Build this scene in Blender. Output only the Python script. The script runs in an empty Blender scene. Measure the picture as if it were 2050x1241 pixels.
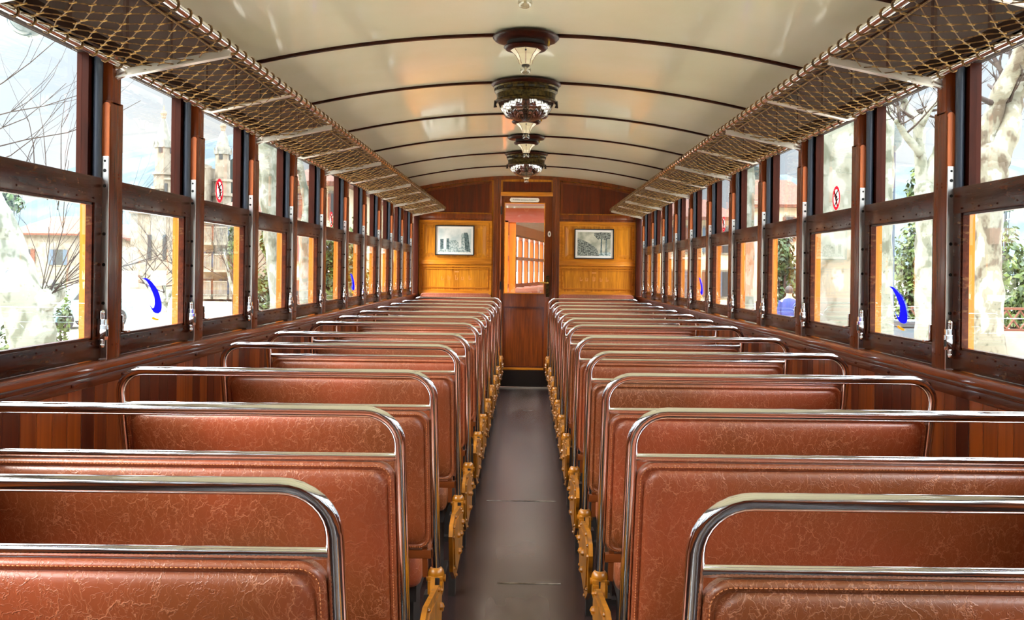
import bpy, bmesh, math, random
from mathutils import Vector, Matrix
R = random.Random(7)
C = bpy.context.scene.collection
PI = math.pi

# ---------------------------------------------------------------- camera numbers
F, PX, PY, TH, EYE = 2000.0, 1055.0, 540.0, 0.012, 1.17
def dd(x, y):
    a, b = x - PX, y - PY
    return a + TH * b, b - TH * a
def at(x, y, Y):
    a, b = dd(x, y)
    return Vector((a / F * Y, Y, EYE - b / F * Y))

# ---------------------------------------------------------------- helpers
def lin(r, g, b):
    f = lambda c: (c / 255 / 12.92) if c <= 10 else ((c / 255 + .055) / 1.055) ** 2.4
    return (f(r), f(g), f(b), 1)

class MB:
    def __init__(s):
        s.bm = bmesh.new()
    def face(s, pts):
        try:
            return s.bm.faces.new([s.bm.verts.new(p) for p in pts])
        except ValueError:
            return None
    def box(s, x0, x1, y0, y1, z0, z1, bev=0):
        if x0 > x1: x0, x1 = x1, x0
        if y0 > y1: y0, y1 = y1, y0
        v = [s.bm.verts.new(p) for p in ((x0, y0, z0), (x1, y0, z0), (x1, y1, z0), (x0, y1, z0), (x0, y0, z1), (x1, y0, z1), (x1, y1, z1), (x0, y1, z1))]
        fs = [s.bm.faces.new([v[i] for i in q]) for q in ((3, 2, 1, 0), (4, 5, 6, 7), (0, 1, 5, 4), (1, 2, 6, 5), (2, 3, 7, 6), (3, 0, 4, 7))]
        if bev:
            es = list({e for f in fs for e in f.edges})
            bmesh.ops.bevel(s.bm, geom=es, offset=bev, segments=2, affect='EDGES', profile=.6)
        return v
    def obox(s, c, sx, sy, sz, M):
        v = s.box(-sx / 2, sx / 2, -sy / 2, sy / 2, -sz / 2, sz / 2)
        for q in v:
            q.co = Vector(c) + M @ q.co
    def loft(s, rings, cap0=True, cap1=True, close=True):
        vr = [[s.bm.verts.new(p) for p in r] for r in rings]
        n = len(vr[0])
        for a, b in zip(vr, vr[1:]):
            for i in range(n if close else n - 1):
                j = (i + 1) % n
                s.bm.faces.new((a[i], a[j], b[j], b[i]))
        if cap0: s.bm.faces.new(vr[0][::-1])
        if cap1: s.bm.faces.new(vr[-1])
    def tube(s, pts, r, n=10, cap=True, squash=None):
        pts = [Vector(p) for p in pts]
        rs = r if isinstance(r, (list, tuple)) else [r] * len(pts)
        T = []
        for i in range(len(pts)):
            a = pts[max(i - 1, 0)]; b = pts[min(i + 1, len(pts) - 1)]
            T.append((b - a).normalized())
        up = Vector((0, 0, 1)) if abs(T[0].z) < .9 else Vector((1, 0, 0))
        u = T[0].cross(up).normalized()
        rings = []
        for i, p in enumerate(pts):
            u = (u - T[i] * u.dot(T[i]))
            if u.length < 1e-6: u = T[i].orthogonal()
            u.normalize()
            w = T[i].cross(u)
            rings.append([p + rs[i] * (math.cos(2 * PI * k / n) * u + math.sin(2 * PI * k / n) * w) for k in range(n)])
        s.loft(rings, cap, cap)
    def lathe(s, prof, n=24, c=(0, 0, 0), cap=True):
        c = Vector(c)
        s.loft([[c + Vector((r * math.cos(2 * PI * k / n), r * math.sin(2 * PI * k / n), z)) for k in range(n)] for r, z in prof], cap, cap)
    def ball(s, c, r, n=10, sz=1.0):
        c = Vector(c)
        m = max(4, n // 2)
        s.lathe([(max(r * math.sin(PI * i / m), r * .02), -r * sz * math.cos(PI * i / m)) for i in range(m + 1)], n, c)
    def prism(s, poly, axis, a0, a1):
        # poly: list of 2-D points in the two other axes, extruded along axis from a0 to a1
        def P(q, a):
            return {'x': (a, q[0], q[1]), 'y': (q[0], a, q[1]), 'z': (q[0], q[1], a)}[axis]
        A = [s.bm.verts.new(P(q, a0)) for q in poly]
        B = [s.bm.verts.new(P(q, a1)) for q in poly]
        n = len(poly)
        for i in range(n):
            j = (i + 1) % n
            s.bm.faces.new((A[i], A[j], B[j], B[i]))
        s.bm.faces.new(A[::-1]); s.bm.faces.new(B)
    def mirror_x(s):
        for v in s.bm.verts: v.co.x = -v.co.x
        return s
    def build(s, name, mat, parent=None, smooth=False, angle=40, keep=False):
        bmesh.ops.recalc_face_normals(s.bm, faces=s.bm.faces)
        me = bpy.data.meshes.new(name)
        s.bm.to_mesh(me)
        s.bm.free()
        if mat: me.materials.append(mat)
        if smooth:
            for p in me.polygons: p.use_smooth = True
            if angle < 180:
                me.set_sharp_from_angle(angle=math.radians(angle))
        o = bpy.data.objects.new(name, me)
        C.objects.link(o)
        if parent is not None: o.parent = parent
        return o

def tag(o, label=None, cat=None, group=None, kind=None):
    if label: o['label'] = label
    if cat: o['category'] = cat
    if group: o['group'] = group
    if kind: o['kind'] = kind
    return o
def empty(name, loc=(0, 0, 0)):
    o = bpy.data.objects.new(name, None)
    C.objects.link(o)
    o.location = loc
    o.empty_display_size = .1
    return o
def copy_tree(o, parent=None):
    c = o.copy(); C.objects.link(c); c.parent = parent
    for ch in list(KIDS(o)):
        copy_tree(ch, c)
    return c
def KIDS(o):
    return [q for q in C.objects if q.parent == o]
ORD = ['zeroth', 'first', 'second', 'third', 'fourth', 'fifth', 'sixth', 'seventh', 'eighth', 'ninth', 'tenth', 'eleventh', 'twelfth', 'thirteenth', 'fourteenth', 'fifteenth', 'sixteenth', 'seventeenth', 'eighteenth', 'nineteenth', 'twentieth', 'last']

# ---------------------------------------------------------------- materials
def newmat(name):
    m = bpy.data.materials.new(name)
    m.use_nodes = True
    nt = m.node_tree
    b = nt.nodes['Principled BSDF']
    return m, nt, b
def N(nt, t, **kw):
    n = nt.nodes.new(t)
    for k, v in kw.items():
        if k in n.inputs: n.inputs[k].default_value = v
        else: setattr(n, k, v)
    return n
def plain(name, col, rough=.5, metal=0, coat=0, spec=None):
    m, nt, b = newmat(name)
    b.inputs['Base Color'].default_value = col
    b.inputs['Roughness'].default_value = rough
    b.inputs['Metallic'].default_value = metal
    b.inputs['Coat Weight'].default_value = coat
    b.inputs['Coat Roughness'].default_value = .08
    if spec is not None: b.inputs['Specular IOR Level'].default_value = spec
    return m
def ramp(nt, stops):
    r = nt.nodes.new('ShaderNodeValToRGB')
    e = r.color_ramp.elements
    while len(e) < len(stops): e.new(.5)
    for q, (p, c) in zip(e, stops):
        q.position = p; q.color = c
    return r
def coords(nt, scale=(1, 1, 1), which='Object'):
    t = nt.nodes.new('ShaderNodeTexCoord')
    mp = nt.nodes.new('ShaderNodeMapping')
    mp.inputs['Scale'].default_value = scale
    nt.links.new(t.outputs[which], mp.inputs['Vector'])
    return mp.outputs['Vector']
def wood(name, dark, light, grain=(60, 60, 3), rough=.3, coat=.5, bump=.15, wear=None, spec=.25):
    m, nt, b = newmat(name)
    L = nt.links.new
    v = coords(nt, grain)
    n1 = N(nt, 'ShaderNodeTexNoise', Scale=1.0, Detail=6.0, Roughness=.6, Distortion=.6)
    L(v, n1.inputs['Vector'])
    v2 = coords(nt, tuple(g * .12 + .4 for g in grain))
    n2 = N(nt, 'ShaderNodeTexNoise', Scale=1.5, Detail=3.0)
    L(v2, n2.inputs['Vector'])
    mx = N(nt, 'ShaderNodeMath', operation='MULTIPLY_ADD')
    L(n1.outputs['Fac'], mx.inputs[0]); mx.inputs[1].default_value = .6
    sc = N(nt, 'ShaderNodeMath', operation='MULTIPLY'); L(n2.outputs['Fac'], sc.inputs[0]); sc.inputs[1].default_value = .45
    L(sc.outputs[0], mx.inputs[2])
    r = ramp(nt, [(.3, dark), (.72, light)])
    L(mx.outputs[0], r.inputs['Fac'])
    L(r.outputs['Color'], b.inputs['Base Color'])
    if wear:
        n3 = N(nt, 'ShaderNodeTexNoise', Scale=28.0, Detail=4.0)
        L(coords(nt, (1, 1, 3)), n3.inputs['Vector'])
        rw = ramp(nt, [(.6, (0, 0, 0, 1)), (.72, (1, 1, 1, 1))])
        L(n3.outputs['Fac'], rw.inputs['Fac'])
        mm = N(nt, 'ShaderNodeMix', data_type='RGBA')
        mul = N(nt, 'ShaderNodeMath', operation='MULTIPLY'); mul.inputs[1].default_value = .5
        L(rw.outputs['Color'], mul.inputs[0]); L(mul.outputs[0], mm.inputs['Factor'])
        L(r.outputs['Color'], mm.inputs[6]); mm.inputs[7].default_value = wear
        L(mm.outputs[2], b.inputs['Base Color'])
    b.inputs['Roughness'].default_value = rough
    b.inputs['Coat Weight'].default_value = coat
    b.inputs['Coat Roughness'].default_value = .1
    b.inputs['Specular IOR Level'].default_value = spec
    bp = N(nt, 'ShaderNodeBump', Strength=bump, Distance=.004)
    L(n1.outputs['Fac'], bp.inputs['Height']); L(bp.outputs['Normal'], b.inputs['Normal'])
    return m
def boards(name, width, cols, axis=1, rough=.35, coat=.3, spec=.3):
    m, nt, b = newmat(name)
    L = nt.links.new
    t = nt.nodes.new('ShaderNodeTexCoord')
    sp = nt.nodes.new('ShaderNodeSeparateXYZ')
    L(t.outputs['Object'], sp.inputs[0])
    d = N(nt, 'ShaderNodeMath', operation='DIVIDE'); L(sp.outputs[axis], d.inputs[0]); d.inputs[1].default_value = width
    fl = N(nt, 'ShaderNodeMath', operation='FLOOR'); L(d.outputs[0], fl.inputs[0])
    fr = N(nt, 'ShaderNodeMath', operation='FRACT'); L(d.outputs[0], fr.inputs[0])
    wn = N(nt, 'ShaderNodeTexWhiteNoise', noise_dimensions='1D'); L(fl.outputs[0], wn.inputs['W'])
    r = ramp(nt, [(i / (len(cols) - 1), c) for i, c in enumerate(cols)])
    v = coords(nt, (50, 50, 2))
    n1 = N(nt, 'ShaderNodeTexNoise', Scale=1.0, Detail=5.0, Distortion=.5); L(v, n1.inputs['Vector'])
    a = N(nt, 'ShaderNodeMath', operation='MULTIPLY_ADD'); L(n1.outputs['Fac'], a.inputs[0]); a.inputs[1].default_value = .5
    s2 = N(nt, 'ShaderNodeMath', operation='MULTIPLY_ADD'); L(wn.outputs['Value'], s2.inputs[0]); s2.inputs[1].default_value = .8; s2.inputs[2].default_value = -.15
    L(s2.outputs[0], a.inputs[2])
    L(a.outputs[0], r.inputs['Fac'])
    L(r.outputs['Color'], b.inputs['Base Color'])
    # groove between boards
    pp = N(nt, 'ShaderNodeMath', operation='PINGPONG'); L(fr.outputs[0], pp.inputs[0]); pp.inputs[1].default_value = .5
    gr = N(nt, 'ShaderNodeMapRange'); L(pp.outputs[0], gr.inputs['Value']); gr.inputs['From Max'].default_value = .06
    bp = N(nt, 'ShaderNodeBump', Strength=.8, Distance=.006); L(gr.outputs['Result'], bp.inputs['Height'])
    L(bp.outputs['Normal'], b.inputs['Normal'])
    b.inputs['Roughness'].default_value = rough
    b.inputs['Coat Weight'].default_value = coat
    b.inputs['Specular IOR Level'].default_value = spec
    b.inputs['Coat Roughness'].default_value = .15
    return m
def glass(name, tint=(1, 1, 1, 1), rough=0.0, f=1.45):
    m, nt, b = newmat(name)
    nt.nodes.remove(b)
    L = nt.links.new
    out = nt.nodes['Material Output']
    tr = N(nt, 'ShaderNodeBsdfTransparent', Color=tint)
    gl = N(nt, 'ShaderNodeBsdfGlossy', Roughness=rough)
    lw = N(nt, 'ShaderNodeLayerWeight', Blend=.5)          # Schlick's curve, the same from both sides of the pane
    pw = N(nt, 'ShaderNodeMath', operation='POWER'); L(lw.outputs['Facing'], pw.inputs[0]); pw.inputs[1].default_value = 5
    f0 = ((f - 1) / (f + 1)) ** 2
    fr = N(nt, 'ShaderNodeMath', operation='MULTIPLY_ADD'); L(pw.outputs[0], fr.inputs[0]); fr.inputs[1].default_value = 1 - f0; fr.inputs[2].default_value = f0
    mx = nt.nodes.new('ShaderNodeMixShader')
    L(fr.outputs[0], mx.inputs[0]); L(tr.outputs[0], mx.inputs[1]); L(gl.outputs[0], mx.inputs[2])
    L(mx.outputs[0], out.inputs['Surface'])
    return m
def noisy(name, c1, c2, scale=8, rough=.8, detail=4, lo=.4, hi=.6, bump=0, stretch=(1, 1, 1), coat=0, metal=0):
    m, nt, b = newmat(name)
    L = nt.links.new
    n = N(nt, 'ShaderNodeTexNoise', Scale=float(scale), Detail=float(detail))
    L(coords(nt, stretch), n.inputs['Vector'])
    r = ramp(nt, [(lo, c1), (hi, c2)])
    L(n.outputs['Fac'], r.inputs['Fac']); L(r.outputs['Color'], b.inputs['Base Color'])
    b.inputs['Roughness'].default_value = rough
    b.inputs['Coat Weight'].default_value = coat
    b.inputs['Metallic'].default_value = metal
    if bump:
        bp = N(nt, 'ShaderNodeBump', Strength=bump, Distance=.01)
        L(n.outputs['Fac'], bp.inputs['Height']); L(bp.outputs['Normal'], b.inputs['Normal'])
    return m
def leather_mat(name, c1, c2, crease):
    m, nt, b = newmat(name)
    L = nt.links.new
    oi = nt.nodes.new('ShaderNodeObjectInfo')
    t = nt.nodes.new('ShaderNodeTexCoord')
    sh = N(nt, 'ShaderNodeVectorMath', operation='ADD')
    L(t.outputs['Object'], sh.inputs[0])
    sc = N(nt, 'ShaderNodeVectorMath', operation='SCALE'); sc.inputs[0].default_value = (37, 11, 23)
    L(oi.outputs['Random'], sc.inputs['Scale']); L(sc.outputs[0], sh.inputs[1])
    nd = N(nt, 'ShaderNodeTexNoise', Scale=9.0, Detail=5.0, Roughness=.65)
    L(sh.outputs[0], nd.inputs['Vector'])
    off = N(nt, 'ShaderNodeVectorMath', operation='MULTIPLY_ADD')
    L(nd.outputs['Color'], off.inputs[0]); off.inputs[1].default_value = (.11, .11, .11); L(sh.outputs[0], off.inputs[2])
    def web(scale, w, st):
        mp = nt.nodes.new('ShaderNodeMapping'); mp.inputs['Scale'].default_value = st
        L(off.outputs[0], mp.inputs['Vector'])
        vo = N(nt, 'ShaderNodeTexVoronoi', feature='DISTANCE_TO_EDGE', Scale=float(scale))
        L(mp.outputs[0], vo.inputs['Vector'])
        mr = N(nt, 'ShaderNodeMapRange', interpolation_type='SMOOTHSTEP')
        L(vo.outputs['Distance'], mr.inputs['Value'])
        mr.inputs['From Max'].default_value = w
        mr.inputs['To Min'].default_value = 1; mr.inputs['To Max'].default_value = 0
        return mr.outputs['Result']
    a = web(30, .035, (1.5, 1, .5)); c = web(74, .05, (1.4, 1, .6))
    n2 = N(nt, 'ShaderNodeTexNoise', Scale=6.0, Detail=3.0); L(sh.outputs[0], n2.inputs['Vector'])
    mk = ramp(nt, [(.32, (.12, .12, .12, 1)), (.6, (1, 1, 1, 1))]); L(n2.outputs['Fac'], mk.inputs['Fac'])
    ad = N(nt, 'ShaderNodeMath', operation='MAXIMUM'); L(a, ad.inputs[0])
    c5 = N(nt, 'ShaderNodeMath', operation='MULTIPLY'); L(c, c5.inputs[0]); c5.inputs[1].default_value = .45
    L(c5.outputs[0], ad.inputs[1])
    mu = N(nt, 'ShaderNodeMath', operation='MULTIPLY'); L(ad.outputs[0], mu.inputs[0]); L(mk.outputs['Color'], mu.inputs[1])
    n3 = N(nt, 'ShaderNodeTexNoise', Scale=2.6, Detail=2.0); L(sh.outputs[0], n3.inputs['Vector'])
    r = ramp(nt, [(.35, c1), (.65, c2)]); L(n3.outputs['Fac'], r.inputs['Fac'])
    mx = N(nt, 'ShaderNodeMix', data_type='RGBA'); L(r.outputs['Color'], mx.inputs[6]); mx.inputs[7].default_value = crease
    f2 = N(nt, 'ShaderNodeMath', operation='MULTIPLY'); L(mu.outputs[0], f2.inputs[0]); f2.inputs[1].default_value = .46
    L(f2.outputs[0], mx.inputs['Factor']); L(mx.outputs[2], b.inputs['Base Color'])
    fine = N(nt, 'ShaderNodeTexNoise', Scale=160.0, Detail=2.0); L(sh.outputs[0], fine.inputs['Vector'])
    hh = N(nt, 'ShaderNodeMath', operation='MULTIPLY_ADD'); L(fine.outputs['Fac'], hh.inputs[0]); hh.inputs[1].default_value = .25; L(ad.outputs[0], hh.inputs[2])
    bp = N(nt, 'ShaderNodeBump', Strength=.32, Distance=.003); L(hh.outputs[0], bp.inputs['Height'])
    L(bp.outputs['Normal'], b.inputs['Normal'])
    b.inputs['Roughness'].default_value = .46
    b.inputs['Sheen Weight'].default_value = .1
    b.inputs['Sheen Roughness'].default_value = .35
    b.inputs['Sheen Tint'].default_value = (1, .9, .88, 1)
    b.inputs['Specular IOR Level'].default_value = .8
    b.inputs['Coat Weight'].default_value = .55
    b.inputs['Coat Roughness'].default_value = .26
    return m

M = {}
M['mahogany'] = wood('mahogany', lin(34, 11, 5), lin(104, 44, 16), (70, 5, 70), .24, .2)
M['mahogany_v'] = wood('mahogany upright', lin(44, 15, 6), lin(128, 58, 20), (70, 70, 5), .26, .18, spec=.15)
M['sash'] = wood('sash wood', lin(30, 9, 5), lin(84, 34, 14), (80, 5, 80), .24, .12, .25, wear=lin(120, 84, 52), spec=.12)
M['dark_wood'] = wood('dark mahogany', lin(24, 8, 5), lin(60, 22, 10), (70, 70, 5), .3, .15, spec=.12)
M['honey'] = wood('honey varnished wood', lin(150, 78, 12), lin(242, 164, 42), (60, 60, 4), .3, .6)
M['honey_h'] = wood('honey varnished rail', lin(150, 76, 12), lin(238, 156, 40), (4, 60, 60), .3, .6)
M['bulk_dark'] = wood('dark bulkhead panel', lin(44, 13, 5), lin(108, 42, 12), (70, 70, 4), .28, .6)
M['door_wood'] = wood('door wood', lin(58, 22, 6), lin(140, 66, 16), (60, 60, 4), .3, .6)
M['orange_wood'] = wood('orange varnished jamb', lin(166, 84, 10), lin(206, 122, 20), (60, 60, 4), .35, .4)
M['strip_wood'] = wood('pale guide strip', lin(160, 76, 34), lin(206, 112, 56), (60, 60, 6), .35, .4)
M['gang_wood'] = wood('gangway wood', lin(120, 52, 10), lin(170, 84, 18), (60, 60, 4), .35, .3)
M['matte_dark'] = plain('matte dark wood', lin(34, 17, 11), .9, spec=.1)
M['boards'] = boards('wainscot boards', .075, [lin(36, 10, 6), lin(92, 34, 12), lin(170, 84, 26), lin(70, 22, 12)])
M['header'] = boards('header boards', .34, [lin(26, 10, 7), lin(56, 26, 18), lin(40, 17, 11)], coat=.05, spec=.12)
M['sill'] = wood('sill wood', lin(70, 25, 8), lin(166, 80, 30), (60, 5, 60), .24, .45)
M['cream'] = None
M['chrome'] = plain('chrome', (.92, .93, .95, 1), .10, 1)
M['steel'] = plain('plated steel', (.62, .61, .60, 1), .28, 1)
M['hole'] = plain('hole', (.01, .01, .01, 1), .8)
M['rack_metal'] = plain('nickel bracket', (.80, .74, .66, 1), .3, .88)
M['cord'] = noisy('net cord', lin(82, 56, 24), lin(128, 92, 44), 90, .8)
M['knot'] = noisy('net knots', lin(150, 112, 50), lin(206, 168, 96), 90, .8)
M['rubber'] = plain('rubber channel', lin(44, 52, 66), .35)
M['leather'] = leather_mat('brown leather', lin(130, 66, 20), lin(164, 74, 36), lin(230, 154, 112))
M['thread'] = plain('stitching thread', lin(206, 130, 80), .8)
M['yellow'] = noisy('ochre painted iron', lin(96, 54, 4), lin(172, 106, 10), 22, .35, 5, .3, .62, .1, coat=.2)
M['iron'] = plain('dark iron', lin(34, 27, 24), .6)
M['brown_paint'] = plain('brown painted strut', lin(126, 62, 24), .4, coat=.3)
M['bronze'] = noisy('dark bronze', lin(46, 38, 20), lin(92, 76, 38), 60, .34, 4, metal=.8)
M['brass'] = plain('brass', lin(200, 160, 80), .25, 1)
M['porcelain'] = plain('cream porcelain', lin(238, 226, 188), .3, coat=.6)
M['bulb'] = glass('bulb glass', (.80, .77, .70, 1), .05, 2.3)
M['dome'] = glass('ribbed dome glass', (.6, .57, .5, 1), .08, 4.2)
M['reflector'] = plain('lamp reflector', (.55, .52, .46, 1), .25, .9)
M['black'] = plain('black gap', (.012, .01, .009, 1), .6)
M['pane'] = glass('window glass', (.97, .99, .985, 1), 0, 1.38)
M['white'] = plain('white card', lin(250, 250, 246), .6)
M['enamel'] = plain('white enamel', lin(238, 232, 220), .4)
M['frame_black'] = plain('black picture frame', lin(24, 20, 18), .4)
def vinyl_mat(name, col):
    m, nt, b = newmat(name)
    L = nt.links.new
    b.inputs['Base Color'].default_value = col; b.inputs['Roughness'].default_value = .5
    t = N(nt, 'ShaderNodeBsdfTranslucent', Color=col)
    mx = nt.nodes.new('ShaderNodeMixShader'); mx.inputs[0].default_value = .65
    L(b.outputs[0], mx.inputs[1]); L(t.outputs[0], mx.inputs[2]); L(mx.outputs[0], nt.nodes['Material Output'].inputs['Surface'])
    return m
M['blue'] = vinyl_mat('blue vinyl', lin(22, 22, 230))
M['yellow_vinyl'] = vinyl_mat('yellow vinyl', lin(235, 170, 24))
M['red'] = vinyl_mat('red vinyl', lin(200, 8, 26))
M['sticker_white'] = vinyl_mat('white vinyl', lin(200, 200, 196))
M['ink'] = plain('black ink', lin(20, 20, 22), .6)

def ceiling_mat():
    m, nt, b = newmat('cream gloss paint')
    L = nt.links.new
    n = N(nt, 'ShaderNodeTexNoise', Scale=2.2, Detail=3.0)
    L(coords(nt, (1, 1, 1)), n.inputs['Vector'])
    r = ramp(nt, [(.35, lin(240, 236, 200)), (.68, lin(248, 244, 216))])
    L(n.outputs['Fac'], r.inputs['Fac']); L(r.outputs['Color'], b.inputs['Base Color'])
    n2 = N(nt, 'ShaderNodeTexNoise', Scale=3.5, Detail=2.0)
    L(coords(nt, (1.5, .7, 1)), n2.inputs['Vector'])
    bp = N(nt, 'ShaderNodeBump', Strength=.5, Distance=.03); L(n2.outputs['Fac'], bp.inputs['Height'])
    L(bp.outputs['Normal'], b.inputs['Normal'])
    b.inputs['Roughness'].default_value = .3
    b.inputs['Specular IOR Level'].default_value = .35
    b.inputs['Coat Weight'].default_value = .8
    b.inputs['Coat Roughness'].default_value = .07
    return m
M['cream'] = ceiling_mat()

def floor_mat():
    m, nt, b = newmat('worn dark linoleum')
    L = nt.links.new
    n = N(nt, 'ShaderNodeTexNoise', Scale=3.0, Detail=5.0, Roughness=.55)
    L(coords(nt, (1, .8, 1)), n.inputs['Vector'])
    r = ramp(nt, [(.3, lin(36, 24, 24)), (.7, lin(52, 38, 37))])
    L(n.outputs['Fac'], r.inputs['Fac'])
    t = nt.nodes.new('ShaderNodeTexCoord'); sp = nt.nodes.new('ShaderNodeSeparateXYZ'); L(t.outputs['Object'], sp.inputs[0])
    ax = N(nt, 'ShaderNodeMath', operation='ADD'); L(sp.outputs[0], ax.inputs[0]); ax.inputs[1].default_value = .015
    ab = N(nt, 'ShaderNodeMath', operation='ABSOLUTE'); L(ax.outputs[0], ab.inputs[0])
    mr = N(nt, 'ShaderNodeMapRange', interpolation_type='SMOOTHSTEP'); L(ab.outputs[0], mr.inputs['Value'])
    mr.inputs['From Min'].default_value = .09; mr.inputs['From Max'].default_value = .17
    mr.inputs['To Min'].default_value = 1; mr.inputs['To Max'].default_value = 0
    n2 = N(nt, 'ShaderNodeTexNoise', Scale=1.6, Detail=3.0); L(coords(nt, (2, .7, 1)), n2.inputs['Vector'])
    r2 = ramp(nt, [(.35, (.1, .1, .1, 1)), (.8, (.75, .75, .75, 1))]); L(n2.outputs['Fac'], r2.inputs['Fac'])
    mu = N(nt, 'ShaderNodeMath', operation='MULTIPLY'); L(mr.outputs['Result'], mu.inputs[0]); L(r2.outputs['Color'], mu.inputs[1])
    mx = N(nt, 'ShaderNodeMix', data_type='RGBA'); L(mu.outputs[0], mx.inputs['Factor']); L(r.outputs['Color'], mx.inputs[6]); mx.inputs[7].default_value = lin(132, 122, 118)  # paler aisle band: real wear plus floor reflections put into the colour
    # dark specks
    vo = N(nt, 'ShaderNodeTexVoronoi', Scale=7.0); L(coords(nt), vo.inputs['Vector'])
    lt = N(nt, 'ShaderNodeMath', operation='LESS_THAN'); L(vo.outputs['Distance'], lt.inputs[0]); lt.inputs[1].default_value = .05
    mx2 = N(nt, 'ShaderNodeMix', data_type='RGBA'); L(lt.outputs[0], mx2.inputs['Factor']); L(mx.outputs[2], mx2.inputs[6]); mx2.inputs[7].default_value = lin(26, 22, 20)
    L(mx2.outputs[2], b.inputs['Base Color'])
    b.inputs['Roughness'].default_value = .27
    b.inputs['Specular IOR Level'].default_value = .6
    return m
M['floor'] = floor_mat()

# ---------------------------------------------------------------- room numbers
YB, YF = -4.2, 9.87           # rear and far ends of the saloon
POST0, BAY, PW = 2.606, .683, .08
def ceil_z(x): return EYE + .928 - .118 * (x / 1.06) ** 2

# ---------------------------------------------------------------- floor and ceiling
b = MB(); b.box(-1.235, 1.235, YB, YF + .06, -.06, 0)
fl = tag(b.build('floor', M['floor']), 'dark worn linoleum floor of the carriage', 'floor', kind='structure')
for i, (x0, x1, y) in enumerate(((-.10, .14, 3.72), (-.19, .16, 5.05), (-.02, .06, 8.3))):
    b = MB(); b.box(x0, x1, y, y + .012, 0, .0012)
    b.build('floor_seam', noisy('seam %d' % i, lin(120, 108, 100), lin(170, 160, 150), 30), fl)

b = MB()
xs = [-1.13 + 2.26 * i / 40 for i in range(41)]
ring = [(x, ceil_z(x)) for x in xs] + [(x, ceil_z(x) + .05) for x in reversed(xs)]
b.prism(ring, 'y', YB, YF + .06)
ce = tag(b.build('ceiling', M['cream'], smooth=True, angle=30), 'glossy cream arched ceiling of the carriage', 'ceiling', kind='structure')
RIBS = [YF - .99 * k for k in range(1, 15)]
for i, y in enumerate(RIBS):
    b = MB()
    xs2 = [-1.10 + 2.2 * j / 36 for j in range(37)]
    ring = [(x, ceil_z(x) + .004) for x in xs2] + [(x, ceil_z(x) - .010) for x in reversed(xs2)]
    b.prism(ring, 'y', y - .011, y + .011)
    o = b.build('trim_%d' % (i + 1), M['dark_wood'], smooth=True, angle=30)
    tag(o, 'thin mahogany rib across the cream ceiling, %s from the bulkhead' % ORD[i + 1], 'ceiling rib', 'ceiling ribs', 'structure')

# ---------------------------------------------------------------- side walls
for s, nm in ((-1, 'left'), (1, 'right')):
    def bx(mb, a, c, y0, y1, z0, z1, bev=0): mb.box(s * a, s * c, y0, y1, z0, z1, bev)
    b = MB(); bx(b, 1.10, 1.17, YB, YF, 0, .865)
    w = b.build('wall_' + nm, M['boards'])
    tag(w, 'varnished board wainscot and header of the %s side wall' % nm, 'wall', kind='structure')
    b = MB(); bx(b, 1.078, 1.17, YB, YF, .902, .924, .006); b.build('sill', M['sill'], w, True)
    b = MB(); bx(b, 1.086, 1.2, YB, YF, .888, .903, .004); b.build('moulding', M['mahogany'], w, True)
    b = MB(); bx(b, 1.09, 1.2, YB, YF, .862, .889, .003)
    for k in range(45):
        y = -3.6 + k * .3
        b.ball((s * 1.09, y, .876), .005, 6)
    b.build('dado_rail', M['mahogany'], w, True)
    b = MB(); bx(b, 1.085, 1.2, YB, YF, 0, .09, .004); b.build('skirting', M['dark_wood'], w, True)
    b = MB(); bx(b, 1.10, 1.17, YB, YF, 1.722, 2.0); b.build('header', M['header'], w)
    b = MB(); bx(b, 1.088, 1.16, YB, YF, 1.722, 1.755, .004); b.build('header_rail', M['matte_dark'], w, True)
    b = MB(); bx(b, 1.085, 1.16, YB, YF, 1.925, 1.985, .008); b.build('cornice', M['dark_wood'], w, True)

# window posts
def make_post(s):
    root = empty('window_post')
    b = MB(); b.box(s * 1.09, s * 1.160, 0, PW, .90, 1.60, .003); b.box(s * 1.09, s * 1.160, .008, PW - .016, 1.59, 1.74, .003)
    for z in (1.40, 1.41, .96):
        for y in (.025, .055):
            b.ball((s * 1.09, y, z), .003, 6)
    b.build('post', M['mahogany_v'], root, True)
    b = MB(); b.box(s * 1.092, s * 1.110, -.005, .003, .92, 1.585); b.tube([(s * 1.1, -.005, 1.585), (s * 1.1, .003, 1.585)], .009, 12)
    b.build('guide_strip', M['strip_wood'], root, True)
    b = MB(); b.box(s * 1.0905, s * 1.111, -.009, -.0045, .922, 1.452, .0008)
    st = b.build('metal_strip', M['steel'], root)
    b = MB()
    for z in (1.44, 1.415, 1.375, 1.25, 1.17, 1.07, .955):
        b.tube([(s * 1.1005, -.0098, z), (s * 1.1005, -.0088, z)], .0032 if z > 1.43 else .0045, 8)
    b.build('hole', M['hole'], st)
    b = MB(); b.tube([(s * 1.119, -.013, 1.39), (s * 1.119, -.013, 1.725)], .0115, 10); b.build('rubber_channel', M['rubber'], root, True)
    b = MB(); b.box(s * 1.112, s * 1.1305, -.006, .002, .922, 1.74); b.build('dark_channel', M['black'], root)
    b = MB(); b.box(s * 1.131, s * 1.166, -.004, PW + .004, .92, 1.36); b.box(s * 1.163, s * 1.168, -.002, PW + .002, 1.36, 1.74); b.build('outer_jamb', M['orange_wood'], root)
    return root
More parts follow.
